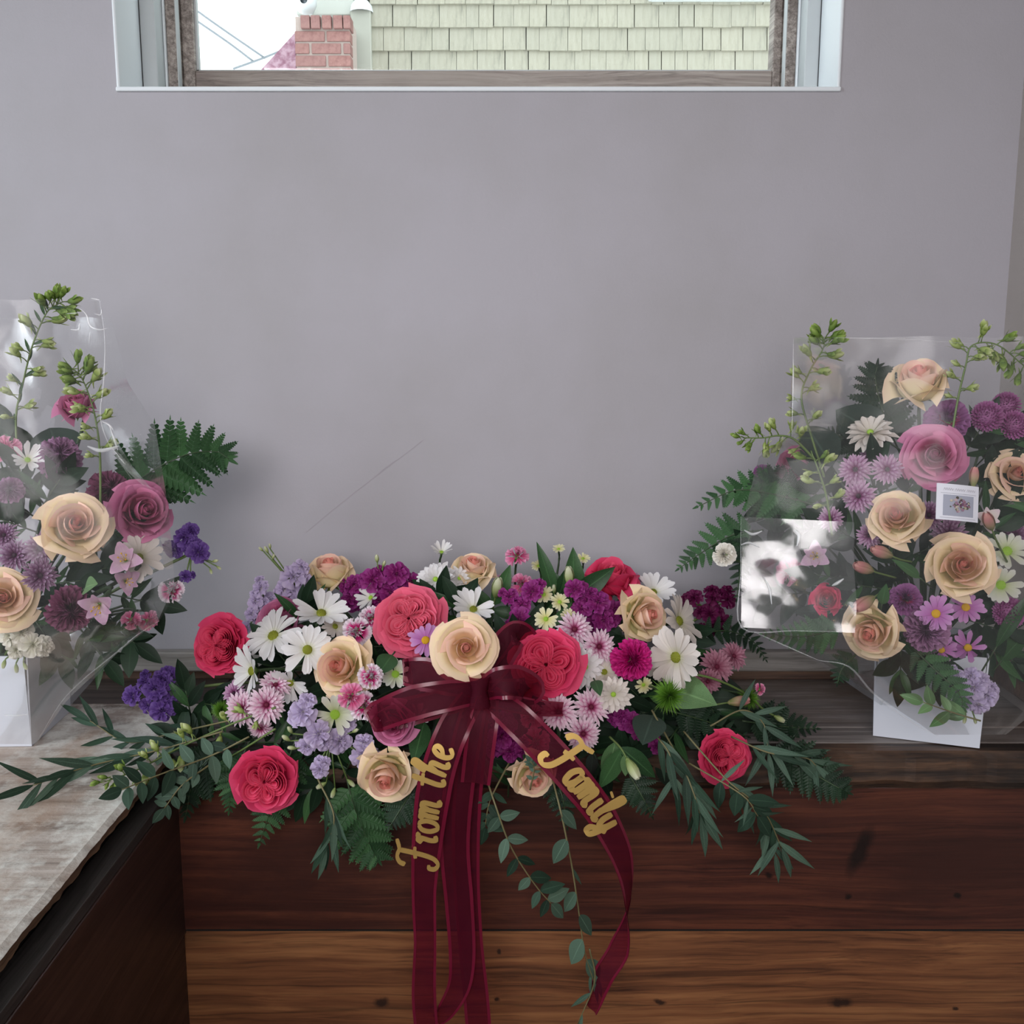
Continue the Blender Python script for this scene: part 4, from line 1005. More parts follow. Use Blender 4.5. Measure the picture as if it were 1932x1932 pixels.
# ---- carnations
sb('mag', 1193, 1244, 43, (.15, .0), -.02, 'vivid magenta carnation at the right of the spray')
for (key, x, y, r, ab, dy, lab) in (
    ('mini', 672, 1190, 30, (-.2, .2), -.02, 'white-edged magenta spray carnation nearest the soft pink garden rose, lower of the pair'),
    ('minib', 700, 1164, 28, (-.1, .5), .0, 'white-edged magenta spray carnation, upper of the pair by the soft pink garden rose'),
    ('minib', 700, 1276, 27, (.2, .1), -.07, 'magenta and white spray carnation right of the rolled peach rose'),
    ('minip', 662, 1314, 28, (-.1, .0), -.05, 'rose pink spray carnation under the rolled peach rose'),
    ('mini', 687, 1332, 30, (.05, .0), -.03, 'white spray carnation with magenta heart beside the left ribbon loop'),
    ('minip', 976, 1046, 25, (.1, 1.0), .0, 'pink spray carnation standing at the top edge right of the small peach rose'),
    ('minip', 1012, 1400, 30, (.1, -.1), .02, 'pink spray carnation seen through the right ribbon tail'),
    ('minip', 912, 1340, 30, (.0, .0), .03, 'pink spray carnation seen through the short ribbon end'),
    ('minip', 1004, 1352, 26, (-.1, .1), .01, 'pale pink spray carnation between ribbon tail and chrysanthemum cluster'),
    ('minip', 985, 1100, 24, (-.1, .5), .03, 'pink spray carnation sunk below the top leaves'),
    ('minip', 1436, 1300, 13, (.9, .2), .0, 'tiny pink carnation bud on a stem at the far right')):
    sb(key, x, y, r, ab, dy, lab)
sb('brush', 1262, 1312, 34, (.0, -.1), -.06, 'bristly bright green dianthus below the magenta carnation')
sb('brush', 1412, 1318, 22, (.3, .1), .0, 'small bristly green dianthus at the right end of the spray')
sb('brush', 418, 1340, 20, (-.3, .1), .01, 'small bristly green dianthus left of the pink and white cluster')
for (x, y, r, ab, dy, lab) in ((1026, 1122, 19, (-.1, .4), -.01, 'cream yellow button daisy at the upper left of its cluster'), (1056, 1136, 19, (.2, .4), -.01, 'cream yellow button daisy at the upper right of its cluster'),
    (1030, 1168, 24, (-.1, .2), -.02, 'largest cream yellow button daisy beside the purple stock'), (1072, 1162, 16, (.3, .3), -.01, 'small cream button daisy just above the pink and white chrysanthemum'),
    (1016, 1068, 15, (-.2, 1.2), .03, 'cream button daisy on a stem at the top middle'), (1054, 1036, 13, (.0, 1.5), .04, 'highest cream button daisy on a bent stem'), (1100, 1054, 14, (.1, 1.2), .03, 'cream button daisy left of the deep coral rose'),
    (1214, 1292, 18, (.3, -.4), .02, 'cream button daisy under the magenta carnation')):
    sb('cream', x, y, r, ab, dy, lab)
# ---- stock
def st(fl, key, lab, name, dy=0.0, buds=()):
    px = sum(f[0] for f in fl)/len(fl); py = sum(f[1] for f in fl)/len(fl)
    return stock(fl, key, lab, GS, name, anchor_s(px), YS(px, py)+dy, buds=buds)
st([(704, 1094, 27, (-.1, .3)), (748, 1082, 27, (.1, .6)), (668, 1104, 24, (-.4, .4), .02), (736, 1118, 25, (.1, .1)), (775, 1098, 24, (.4, .4), .01), (715, 1135, 22, (0, .1), .01), (662, 1130, 22, (-.3, .1), .02)], 'st_mag', 'magenta purple stock cluster at the top left between two roses', 'magenta_stock', 0, ((712, 1062, 18, 1.6), (722, 1070, 15, 1.2)))
st([(980, 1168, 27, (-.1, .1), -.02), (1004, 1116, 24, (0, .4)), (962, 1126, 20, (-.3, .5), .01), (985, 1142, 20, (.1, .3))], 'st_mag', 'magenta stock cluster right of the open peach rose by the cream buttons', 'magenta_stock', .0)
st([(1084, 1112, 22, (-.2, .4), -.01), (1098, 1146, 24, (-.2, .2)), (1128, 1136, 26, (.2, .3), -.01), (1138, 1170, 26, (.2, .1)), (1112, 1176, 24, (-.1, .0), .01), (1160, 1150, 20, (.4, .3), .02)], 'st_mag', 'purple magenta stock cluster left of the apricot rose', 'magenta_stock')
st([(1310, 1128, 20, (.2, .6)), (1345, 1128, 18, (.3, .8)), (1372, 1132, 20, (.6, .6)), (1338, 1158, 22, (.2, .3)), (1362, 1172, 20, (.5, .2)), (1340, 1186, 18, (.3, -.1))], 'st_dk', 'dark wine red stock at the upper right near the clear wrap', 'wine_stock', .04)
st([(946, 1388, 28, (-.1, .2)), (928, 1412, 22, (-.3, -.2)), (962, 1418, 24, (.1, -.2)), (986, 1416, 18, (.4, -.1)), (944, 1360, 22, (0, .3), .01)], 'st_mag', 'magenta stock between the short ribbon end and the right tail', 'magenta_stock', .02)
st([(1196, 1364, 24, (.1, 0)), (1172, 1352, 20, (-.2, .2), .01), (1206, 1385, 16, (.3, -.2))], 'st_mag', 'magenta stock below the ivory chrysanthemum', 'magenta_stock', .02)
st([(1238, 1408, 17, (.1, -.1)), (1232, 1394, 12, (-.1, .2))], 'st_mag', 'small magenta stock tip left of the right-end coral rose', 'magenta_stock', .01)
st([(572, 1344, 29, (-.1, .2), -.02), (600, 1384, 30, (.0, .1), -.02), (640, 1398, 28, (.1, -.1)), (684, 1424, 28, (.3, -.1), -.01), (578, 1408, 20, (-.3, -.4)), (603, 1452, 20, (-.3, -.3), -.02), (655, 1366, 20, (.2, .1), .01)], 'st_lav', 'pale lavender stock spreading below the pink and white cluster', 'lavender_stock', 0,
   ((548, 1398, 20, 2.4), (560, 1412, 18, 2.9), (552, 1384, 18, 2.0), (616, 1476, 22, 3.6), (632, 1486, 20, 4.4), (655, 1470, 20, 5.6), (664, 1382, 16, 0.6)))
st([(554, 1088, 28, (-.1, .4), -.01), (578, 1112, 22, (.2, .2)), (536, 1112, 22, (-.4, .2), .01), (560, 1136, 22, (.0, .0), .01)], 'st_lav', 'pale lavender stock left of the cream peach rose', 'lavender_stock', .0, ((506, 1044, 16, 1.9), (514, 1056, 13, 1.2), (497, 1040, 12, 2.3), (510, 1036, 12, 1.6)))
st([(492, 1110, 20, (-.6, .5)), (482, 1134, 18, (-.7, .3)), (474, 1158, 17, (-.8, .2)), (464, 1184, 15, (-.8, 0)), (498, 1140, 18, (-.4, .2), .01)], 'st_lav', 'faded lilac stock spike rising above the left-end coral rose', 'lavender_stock', .04)
st([(292, 1300, 28, (-.1, .3), -.01), (325, 1300, 25, (.2, .2)), (306, 1340, 26, (-.1, -.2), -.01), (250, 1312, 22, (-.6, .1)), (318, 1326, 22, (.2, 0)), (325, 1276, 20, (.1, .5), .01), (280, 1330, 18, (-.4, -.2)), (272, 1286, 16, (-.4, .5))], 'st_pur', 'violet purple stock lying at the far left tip of the spray', 'purple_stock', .02)
# ---- buds, leaves and greenery
def budstem(pts, kind, Lpx, label, name='alstroemeria_bud', leaves=(), r=0.0014):
    q = path3(pts, 6); root = empty(name, q[0]); root.matrix_basis = T(*q[0]); tag(root, label, 'bud', GS)
    g = G(); g.tube([p-q[0] for p in q], r, r*.8, 6); g.obj('stem', M_stem, root)
    d = (q[-1]-q[-2]).normalized(); inst('bud', LBUD[kind], root, T(*(q[-1]-q[0])) @ frame(d) @ S(Lpx*mpp(q[-1])))
    for (t, dx, dz, L, kind2) in leaves:
        p = q[int(t*(len(q)-1))]; leaf_on(root, LEAF[kind2], p, Vector((dx, -.15, dz)), (CAM-p).normalized()+RIGHT*.25, L*mpp(p))
    return root
Yt = YS(930, 1080)
budstem([(928, 1180, Yt+.03), (930, 1150, Yt), (934, 1128, Yt-.01)], 'budwhite', 48, 'pale green alstroemeria bud right of the small peach rose', leaves=((.7, .45, 1, 82, 'broad'), (.4, -.5, .8, 70, 'broad'), (.5, .6, -.1, 60, 'broad')))
budstem([(1084, 1180, Yt+.03), (1080, 1150, Yt), (1076, 1108, Yt-.01)], 'budwhite', 44, 'upright pale bud left of the deep coral rose', leaves=((.8, 1, .75, 100, 'broad'), (.6, .05, 1, 110, 'broad'), (.3, -.4, 1, 100, 'broad')))
budstem([(1050, 1190, Yt+.04), (1048, 1150, Yt+.01), (1046, 1120, Yt)], 'budwhite', 20, 'dark leafy bud stem in the middle of the top edge', leaves=((.9, -.25, 1, 110, 'long'), (.6, .3, .9, 80, 'broad'), (.4, -.6, .6, 70, 'broad')))
budstem([(1150, 1390, -.40), (1170, 1410, -.425), (1182, 1430, -.435)], 'budwhite', 46, 'green sheathed alstroemeria bud right of the gold lettering', leaves=((.9, .1, -1, 44, 'broadl'), (.5, .9, -.7, 92, 'broad'), (.6, -.5, -1, 90, 'broad'), (.3, -.2, -1, 84, 'broadl')))
budstem([(1290, 1312, -.30), (1330, 1330, -.31), (1372, 1326, -.31)], 'budpink', 44, 'half open pink tipped bud at the right end of the spray')
budstem([(1262, 1270, -.31), (1330, 1276, -.31), (1395, 1302, -.29), (1440, 1338, -.28), (1460, 1350, -.28)], 'budwhite', 24, 'arching green stem with a knobbly green bud at the far right', name='bud_stem', r=.0018)
budstem([(520, 1375, -.37), (440, 1425, -.35), (372, 1462, -.33)], 'budwhite', 14, 'thin bare green stem slanting down at the left of the spray', name='bud_stem')
def leafthing(pts, kind, L, label, name='broad_leaf', wid=1.0, face=(0, .4)):
    q = path3(pts, 4); root = empty(name, q[0]); root.matrix_basis = T(*q[0]); tag(root, label, 'leaf', GF)
    g = G(); g.tube([p-q[0] for p in q], .0013, .001, 5); g.obj('stalk', M_stemd, root)
    leaf_on(root, LEAF[kind], q[-1], q[-1]-q[0], normal_at(q[-1], *face), L*mpp(q[-1]), 'blade', wid); return root
leafthing([(1240, 1295, -.28), (1262, 1300, -.30)], 'broadl', 112, 'broad grey green leaf pointing right below the cream daisy', wid=1.3, face=(.1, .3))
leafthing([(1240, 1330, -.33), (1232, 1350, -.36)], 'salal', 90, 'dark broad leaf hanging under the green dianthus', wid=1.1)
leafthing([(806, 1340, -.38), (800, 1362, -.395)], 'broad', 84, 'glossy dark leaf hanging between rosebud and ribbon tail', wid=1.2)
leafthing([(764, 1372, -.33), (786, 1388, -.335)], 'broad', 76, 'dark green leaf under the mauve rosebud', wid=1.2)
leafthing([(690, 1360, -.33), (706, 1380, -.335)], 'dark', 70, 'dark leaf between lavender stock and mauve rosebud', wid=1.2)
leafthing([(1120, 1280, -.36), (1122, 1284, -.37)], 'broad', 60, 'green leaf beneath the white spoon-petalled chrysanthemum')
leafthing([(745, 1230, -.33), (740, 1236, -.34)], 'broad', 66, 'round green leaf below the soft pink garden rose', wid=1.5)
# eucalyptus trailing below the middle
EU = 'eucalyptus_sprig'
sprig([(905, 1430, -.41), (935, 1520, -.45), (965, 1600, -.45), (1010, 1670, -.445), (1040, 1705, -.44)], ['ovate', 'ovatedk'], 44, 6, 'trailing eucalyptus sprig with round leaves, left of the two below the bow', EU, 'eucalyptus', GF, ang=1.0, start=.25)
sprig([(1040, 1460, -.41), (1060, 1540, -.445), (1080, 1640, -.44), (1092, 1720, -.435), (1104, 1800, -.43), (1120, 1850, -.43)], ['lance', 'ovate'], 56, 8, 'long trailing eucalyptus sprig hanging lowest, right of the two below the bow', EU, 'eucalyptus', GF, ang=.7, start=.12, droop=.5, pair=False)
sprig([(1112, 1790, -.432), (1122, 1850, -.43), (1090, 1932, -.43)], ['lance'], 62, 3, 'thin eucalyptus twig at the very bottom of the picture', EU, 'eucalyptus', GF, ang=.6, start=.3, droop=.4, pair=False)
sprig([(960, 1440, -.40), (925, 1510, -.43), (915, 1560, -.43)], ['ovatedk'], 42, 4, 'short dark eucalyptus sprig below the short ribbon end', EU, 'eucalyptus', GF, ang=.9, start=.3)
# willow eucalyptus on the right
sprig([(1230, 1340, -.36), (1285, 1440, -.42), (1310, 1500, -.44), (1322, 1540, -.44)], ['lance', 'lancedk'], 95, 5, 'willow leaved eucalyptus with long leaves hanging below the right-end coral rose', EU, 'eucalyptus', GF, ang=.45, start=.35, droop=.55)
sprig([(1290, 1380, -.37), (1370, 1470, -.43), (1440, 1530, -.43), (1475, 1600, -.42)], ['lance', 'lancedk'], 84, 6, 'willow eucalyptus reaching down to the right over the dark plank', EU, 'eucalyptus', GF, ang=.7, start=.3, droop=.3)
sprig([(1380, 1390, -.33), (1450, 1420, -.37), (1520, 1430, -.36), (1540, 1445, -.36)], ['lance', 'lancedk'], 92, 5, 'long eucalyptus leaves pointing right above the ledge edge', EU, 'eucalyptus', GF, ang=.4, start=.1)
sprig([(1340, 1370, -.33), (1400, 1340, -.33), (1440, 1365, -.33), (1450, 1420, -.35)], ['lance'], 80, 4, 'eucalyptus twig arching over the right-end coral rose', EU, 'eucalyptus', GF, ang=.6, start=.2)
sprig([(1220, 1370, -.38), (1262, 1420, -.42), (1275, 1480, -.435)], ['lancedk', 'lance'], 80, 4, 'eucalyptus sprig left of the right-end coral rose', EU, 'eucalyptus', GF, ang=.6, droop=.5)
sprig([(1300, 1440, -.41), (1400, 1500, -.44), (1430, 1540, -.44)], ['ovatedk', 'lance'], 54, 5, 'eucalyptus sprig with small leaves across the right-end coral rose', EU, 'eucalyptus', GF, ang=1.0, start=.2)
sprig([(1440, 1500, -.40), (1450, 1560, -.41), (1462, 1610, -.41)], ['lance'], 70, 4, 'thin eucalyptus tips at the lower right over the plank', EU, 'eucalyptus', GF, ang=.7, droop=.3)
# left greenery
sprig([(420, 1380, -.36), (300, 1415, -.355), (170, 1445, -.395), (62, 1482, -.46)], ['lancedk', 'lance'], 96, 9, 'willow eucalyptus stretching farthest left over the whitewashed plank', EU, 'eucalyptus', GF, ang=.35, start=.1)
sprig([(430, 1360, -.35), (320, 1385, -.31), (240, 1400, -.30), (170, 1360, -.28)], ['lancedk'], 84, 6, 'eucalyptus lying left just below the violet stock', EU, 'eucalyptus', GF, ang=.5, start=.15)
sprig([(470, 1390, -.38), (400, 1425, -.385), (300, 1462, -.43), (230, 1490, -.475)], ['ovatedk', 'ovate'], 48, 7, 'round leaved eucalyptus at the corner of the two ledges', EU, 'eucalyptus', GF, ang=1.0)
sprig([(400, 1440, -.38), (345, 1480, -.41), (310, 1525, -.42)], ['ovate'], 36, 5, 'small eucalyptus tip hanging into the dark corner', EU, 'eucalyptus', GF, ang=1.0)
sprig([(600, 1470, -.41), (630, 1540, -.44), (615, 1600, -.44)], ['lance', 'lancedk'], 76, 5, 'long thin green blades hanging below the lavender stock', EU, 'eucalyptus', GF, ang=.3, droop=.9)
spike([(520, 1335, -.36), (440, 1365, -.35), (340, 1410, -.365), (260, 1452, -.42), (200, 1474, -.455)], [(.15, .8, 1, 26), (.3, .9, -1, 28), (.42, 1.3, 1, 30), (.5, 1.2, -1, 32), (.6, 1.4, 1, 28), (.7, 1.0, -1, 30), (.8, .9, 1, 26), (.88, .8, -1, 22), (.95, .5, 1, 20), (1.0, .2, 1, 20)],
      'larkspur stem with yellow green buds slanting to the lower left', GF)
# ferns
fern([(560, 1390, -.35), (520, 1500, -.355), (490, 1590, -.36)], 74, 11, 'fern frond hanging below the lower left coral rose', GF, seed=2)
fern([(650, 1450, -.36), (670, 1530, -.37), (700, 1600, -.37), (712, 1620, -.37)], 96, 12, 'bright fern frond hanging under the pale peach rose', GF, seed=3, curl=.3)
fern([(470, 1400, -.34), (440, 1470, -.36), (432, 1530, -.36)], 60, 10, 'fern tip left of the lower left coral rose', GF, seed=4, curl=.3)
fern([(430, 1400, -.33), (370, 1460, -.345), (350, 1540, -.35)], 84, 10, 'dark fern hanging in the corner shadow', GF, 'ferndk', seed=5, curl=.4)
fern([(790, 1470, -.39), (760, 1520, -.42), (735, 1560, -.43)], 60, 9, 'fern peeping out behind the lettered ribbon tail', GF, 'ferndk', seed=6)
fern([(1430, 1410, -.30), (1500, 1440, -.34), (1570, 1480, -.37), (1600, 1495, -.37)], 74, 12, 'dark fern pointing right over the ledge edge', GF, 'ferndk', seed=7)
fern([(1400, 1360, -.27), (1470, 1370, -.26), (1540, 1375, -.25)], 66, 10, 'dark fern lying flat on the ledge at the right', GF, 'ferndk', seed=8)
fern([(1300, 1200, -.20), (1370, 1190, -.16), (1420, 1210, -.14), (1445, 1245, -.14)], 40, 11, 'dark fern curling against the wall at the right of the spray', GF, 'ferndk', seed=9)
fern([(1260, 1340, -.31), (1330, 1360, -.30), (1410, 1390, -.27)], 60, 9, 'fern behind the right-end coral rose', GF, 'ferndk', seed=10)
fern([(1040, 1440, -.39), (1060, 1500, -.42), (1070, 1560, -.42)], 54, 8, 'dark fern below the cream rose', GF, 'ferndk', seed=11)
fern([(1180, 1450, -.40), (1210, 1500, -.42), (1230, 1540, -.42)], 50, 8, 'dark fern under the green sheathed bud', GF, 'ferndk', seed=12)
sprig([(1000, 1490, -.44), (1008, 1450, -.452), (1000, 1436, -.455)], ['ovate'], 16, 5, 'little grey green flowering sprig lying across the cream rose', 'sprig', 'sprig', GF, r=.001)
# dark leafy filling between the blooms
rf = random.Random(21)
FILL = [(470, 1230), (540, 1250), (600, 1200), (560, 1180), (720, 1220), (760, 1250), (700, 1250), (820, 1160), (930, 1190), (1000, 1190), (950, 1230), (1060, 1230), (1200, 1200), (1250, 1290), (1300, 1210), (1180, 1290),
        (1230, 1340), (1300, 1350), (1120, 1420), (1180, 1430), (1060, 1440), (900, 1420), (960, 1460), (830, 1400), (780, 1440), (660, 1440), (560, 1440), (600, 1480), (460, 1400), (520, 1400), (400, 1330), (360, 1350), (420, 1440), (380, 1400), (860, 1320), (700, 1380), (1340, 1330), (1260, 1400), (1330, 1400), (620, 1310), (540, 1330), (1020, 1300), (880, 1180)]
for (x, y) in FILL:
    Y = YS(x, y)+.055; a = rf.uniform(0, 6.28); L = rf.uniform(50, 80)
    sprig([(x-math.cos(a)*L*.6, y-math.sin(a)*L*.6, Y+.03), (x, y, Y), (x+math.cos(a)*L*.6, y+math.sin(a)*L*.6, Y-.005)], ['dark', 'long', 'dark', 'dark'], 62, 4,
          'dark green filler sprig tucked between the blooms of the spray', 'leaf_sprig', 'leaves', 'filler sprigs inside the long spray', ang=.8, seed=int(x+y*3), mat=M_stemd)
# foam block the stems are pushed into
g = G()
g.grid(lambda u, v: Vector((.36*math.copysign(abs(math.cos(u*PI))**.6, math.cos(u*PI))*(1-.25*v*v), -.19+.085*math.copysign(abs(math.sin(u*PI))**.6, math.sin(u*PI))*(1-.3*v*v), .001+.085*v)), 28, 5)
g.add([(-.27, -.25, .086), (.27, -.25, .086), (.27, -.13, .086), (-.27, -.13, .086)], [(0, 1, 2, 3)])
o = g.obj('floral_foam', simple('green_floral_foam', (30, 46, 32), .95)); tag(o, 'green foam block inside the long spray on the ledge', 'foam')
# ================================================================== the two wrapped bouquets in white boxes
M_card = simple('white_card_box', (212, 216, 226), 0.6)
M_cardin = simple('white_card_inner', (150, 150, 150), 0.8)
def box_vase(corner_fl, corner_fr, depth, h, label, flip=1):
    """folded card box standing on the ledge; front edge runs between two floor points"""
    a, b = corner_fl, corner_fr; x = (b-a); w = x.length; x.normalize(); y = Vector((-x.y, x.x, 0))
    root = empty('gift_box', (a+b)/2+y*depth/2); tag(root, label, 'box', 'white card boxes holding the wrapped bouquets')
    R = Matrix((x, y, Vector((0, 0, 1)))).transposed().to_4x4(); root.matrix_basis = T(*((a+b)/2+y*depth/2)) @ R
    th = .0022; w2, d2 = w/2, depth/2; tp = .004
    def panel(name, p, q, nrm):
        g = G(); p, q, nrm = Vector(p), Vector(q), Vector(nrm)
        vs_ = [p, q, q+Vector((0, 0, h))+nrm*tp, p+Vector((0, 0, h))+nrm*tp]
        g.add([*vs_, *[v-nrm*th for v in vs_]], [(0, 1, 2, 3), (7, 6, 5, 4), (0, 4, 5, 1), (1, 5, 6, 2), (2, 6, 7, 3), (3, 7, 4, 0)]); return g.obj(name, M_card, root, smooth=False)
    panel('front_panel', (-w2, -d2, 0), (w2, -d2, 0), (0, -1, 0)); panel('back_panel', (w2, d2, 0), (-w2, d2, 0), (0, 1, 0))
    panel('side_panel', (w2, -d2, 0), (w2, d2, 0), (1, 0, 0)); panel('side_panel', (-w2, d2, 0), (-w2, -d2, 0), (-1, 0, 0))
    g = G(); g.box(-w2, w2, -d2, d2, 0, .003); g.obj('bottom', M_card, root, smooth=False)
    g = G(); g.box(-w2+.004, w2-.004, -d2+.004, d2-.004, .003, h-.012); g.obj('foam', simple('green_foam', (40, 60, 42), .9), root, smooth=False)
    return root
box_vase(PZ(1647, 1388, 0.0006), PZ(1848, 1412, 0.0006), .135, .128, 'white card box under the right bouquet')
box_vase(PZ(-95, 1410, 0.0016), PZ(60, 1408, 0.0016), .135, .128, 'white card box under the left bouquet')

YQ = [(560, -.20), (700, -.23), (820, -.27), (950, -.345), (1060, -.375), (1180, -.375), (1320, -.37)]
def bouquet(tab_key, center, anchor, group):
    cx = center
    def Yb(px, py): return lerp_tab(YQ, py)+.07*((px-cx)/230.0)**2
    def b(key, px, py, r, ab, dy, label, roll=None, sq=(1, 1, 1)):
        return bloom(key, px, py, r, ab, min(-.03, Yb(px, py)+dy), label, anchor, group, roll, sq)
    return Yb, b
AL = Vector((-.715, -.23, .10)); AR = Vector((.575, -.23, .10))
GL = 'blooms of the left wrapped bouquet'; GR = 'blooms of the right wrapped bouquet'
YL, lb = bouquet(0, 60, AL, GL)
YR, rb = bouquet(0, 1720, AR, GR)
# ---------------- left bouquet
lb('lav1', 142, 760, 36, (-.25, 1.3), 0, 'mauve rose standing high in the left bouquet behind a green bud spike')
lb('lav5', 272, 962, 60, (.45, .25), -.02, 'large mauve pink rose at the right side of the left bouquet', 2.0)
lb('peach5', 142, 988, 66, (.15, .25), -.04, 'peach rose in the middle of the left bouquet', .5)
lb('peach0b', 6, 1128, 62, (-.05, .0), -.03, 'peach rose cut by the left picture edge, low in the left bouquet')
lb('purc', 112, 862, 45, (.05, .3), 0, 'dusty purple carnation below the high mauve rose')
lb('dusk', 206, 925, 44, (.2, .3), .02, 'dusky plum carnation left of the large mauve rose')
lb('dusk', 132, 1152, 48, (.1, -.2), -.01, 'dusky plum carnation low in the left bouquet')
lb('purc', 18, 924, 28, (-.1, .2), -.01, 'small purple carnation at the left picture edge')
lb('minip', 12, 846, 30, (0, .3), 0, 'pink and white flower at the left picture edge above the purple carnation')
lb('daisy3', 52, 868, 32, (.2, .5), 0, 'white daisy between the pink flower and the dusty purple carnation')
lb('daisyw', 262, 1052, 48, (.3, .1), -.0, 'creamy white daisy under the large mauve rose')
lb('bi3', 76, 1036, 33, (-.1, .3), -.01, 'dark plum chrysanthemum, upper of the pair under the middle peach rose')
lb('bi3', 76, 1086, 34, (.1, .1), -.02, 'dark plum chrysanthemum with pale tips, lower of the pair under the middle peach rose')
lb('bi3', 28, 1048, 32, (-.3, .2), .0, 'dark plum chrysanthemum nearest the left picture edge')
lb('bi3', 8, 1010, 28, (-.3, .3), .01, 'dark plum chrysanthemum above the cut-off peach rose')
lb('alst', 238, 1058, 40, (-.3, .3), -.03, 'pink lilac lily bloom in front of the creamy daisy')
lb('alst', 188, 1140, 42, (-.3, -.5), -.03, 'pink lilac lily bloom hanging down over the plum carnation')
lb('alst', 236, 1096, 32, (.6, -.1), -.01, 'pink lily bloom pointing right below the creamy daisy')
lb('mini', 325, 1114, 26, (.35, .1), -.01, 'white-edged magenta carnation at the right edge of the left bouquet')
lb('minip', 282, 1172, 22, (.4, -.4), 0, 'small pink carnation low at the right of the left bouquet')
lb('minip', 248, 1172, 20, (.1, -.4), 0, 'small pink carnation next to the hanging lily')
stock([(348, 1014, 22, (.2, .5)), (374, 1042, 24, (.3, .1), -.01), (330, 1036, 20, (0, .1), .01), (350, 1088, 14, (.3, .3)), (358, 1032, 18, (.2, .3))], 'st_pur', 'violet purple stock at the right edge of the left bouquet', GL, 'purple_stock', AL, YL(340, 1040), buds=((400, 1060, 14, .3), (408, 1068, 12, -.5), (396, 1072, 12, -1.2)))
stock([(40, 1192, 26, (0, 0)), (62, 1216, 28, (.3, -.2)), (18, 1200, 22, (-.2, .1)), (30, 1226, 20, (0, -.4))], 'st_wh', 'white stock hanging over the rim of the left box', GL, 'white_stock', AL, -.37, buds=((30, 1252, 18, -1.4), (10, 1244, 18, -1.8), (44, 1250, 16, -1.0)))
LB = [(.25, 1.0, 1, 26), (.3, 1.1, -1, 26), (.42, 1.0, 1, 28), (.5, 1.1, -1, 30), (.58, 1.0, 1, 30), (.66, 1.0, -1, 32), (.72, .9, 1, 34), (.8, .9, -1, 30), (.84, .8, 1, 34), (.9, .7, -1, 30), (.93, 1.0, 1, 30), (.97, .6, -1, 28), (1.0, .4, 1, 30), (1.0, 1.2, 1, 28)]
spike([(44, 960, -.27), (30, 800, -.25), (44, 720, -.25), (62, 650, -.25), (88, 590, -.25), (112, 572, -.25)], LB, 'tallest green bud spike of the left bouquet', GL, needles=16)
spike([(190, 960, -.30), (188, 850, -.30), (178, 780, -.30), (162, 730, -.30), (148, 702, -.30)], LB, 'shorter green bud spike in front of the high mauve rose', GL, needles=0)
fern([(205, 960, -.27), (270, 900, -.24), (345, 860, -.22), (405, 852, -.20), (432, 866, -.20)], 116, 11, 'big dark fern frond reaching right from the left bouquet', GL, 'fern', seed=31, tilt=(.2, .3))
fern([(220, 960, -.25), (280, 930, -.22), (340, 925, -.20)], 76, 10, 'dark fern behind the large mauve rose', GL, 'ferndk', seed=32)
fern([(150, 1180, -.30), (200, 1195, -.30), (262, 1180, -.30)], 54, 9, 'dark fern at the bottom of the left bouquet', GL, 'ferndk', seed=33)
def lthing(pts, kind, L, label, wid, grp, face=(0, .3), name='broad_leaf'):
    q = path3(pts, 4); root = empty(name, q[0]); root.matrix_basis = T(*q[0]); tag(root, label, 'leaf', grp)
    g = G(); g.tube([p-q[0] for p in q], .0013, .001, 5); g.obj('stalk', M_stemd, root)
    leaf_on(root, LEAF[kind], q[-1], q[-1]-q[0], normal_at(q[-1], *face), L*mpp(q[-1]), 'blade', wid); return root
lthing([(30, 960, -.27), (-6, 850, -.25)], 'salal', 120, 'broad dark grey leaf at the left picture edge behind the white daisy', 1.2, GL)
lthing([(60, 940, -.26), (40, 880, -.24)], 'dark', 110, 'broad dark leaf left of the dusty purple carnation', 1.5, GL)
lthing([(130, 900, -.26), (118, 868, -.24)], 'salal', 110, 'grey green leaf under the high mauve rose', 1.3, GL)
lthing([(150, 1120, -.36), (160, 1110, -.385)], 'broadl', 60, 'small light green leaf above the hanging lily', 1.3, GL)
for (x, y, a, k) in ((40, 960, 2.6, 'dark'), (90, 940, 1.0, 'salal'), (160, 1080, 0.2, 'dark'), (200, 1010, .5, 'dark'), (60, 1160, -1, 'dark'), (220, 1190, -.6, 'dark'), (100, 1200, -1.2, 'ferny'), (250, 1130, -.2, 'dark'), (110, 1100, .1, 'dark'), (30, 990, 2.8, 'dark'), (170, 1210, -.9, 'dark'), (60, 920, 2.2, 'dark')):
    Y = YL(x, y)+.05; L = 60
    sprig([(x-math.cos(a)*L*.7, y+math.sin(a)*L*.7, Y+.03), (x, y, Y), (x+math.cos(a)*L*.7, y-math.sin(a)*L*.7, Y-.01)], ['dark', 'long', 'dark'], 64, 4, 'dark green filler sprig between the blooms of the left bouquet', 'leaf_sprig', 'leaves', 'filler sprigs inside the left bouquet', ang=.8, mat=M_stemd)
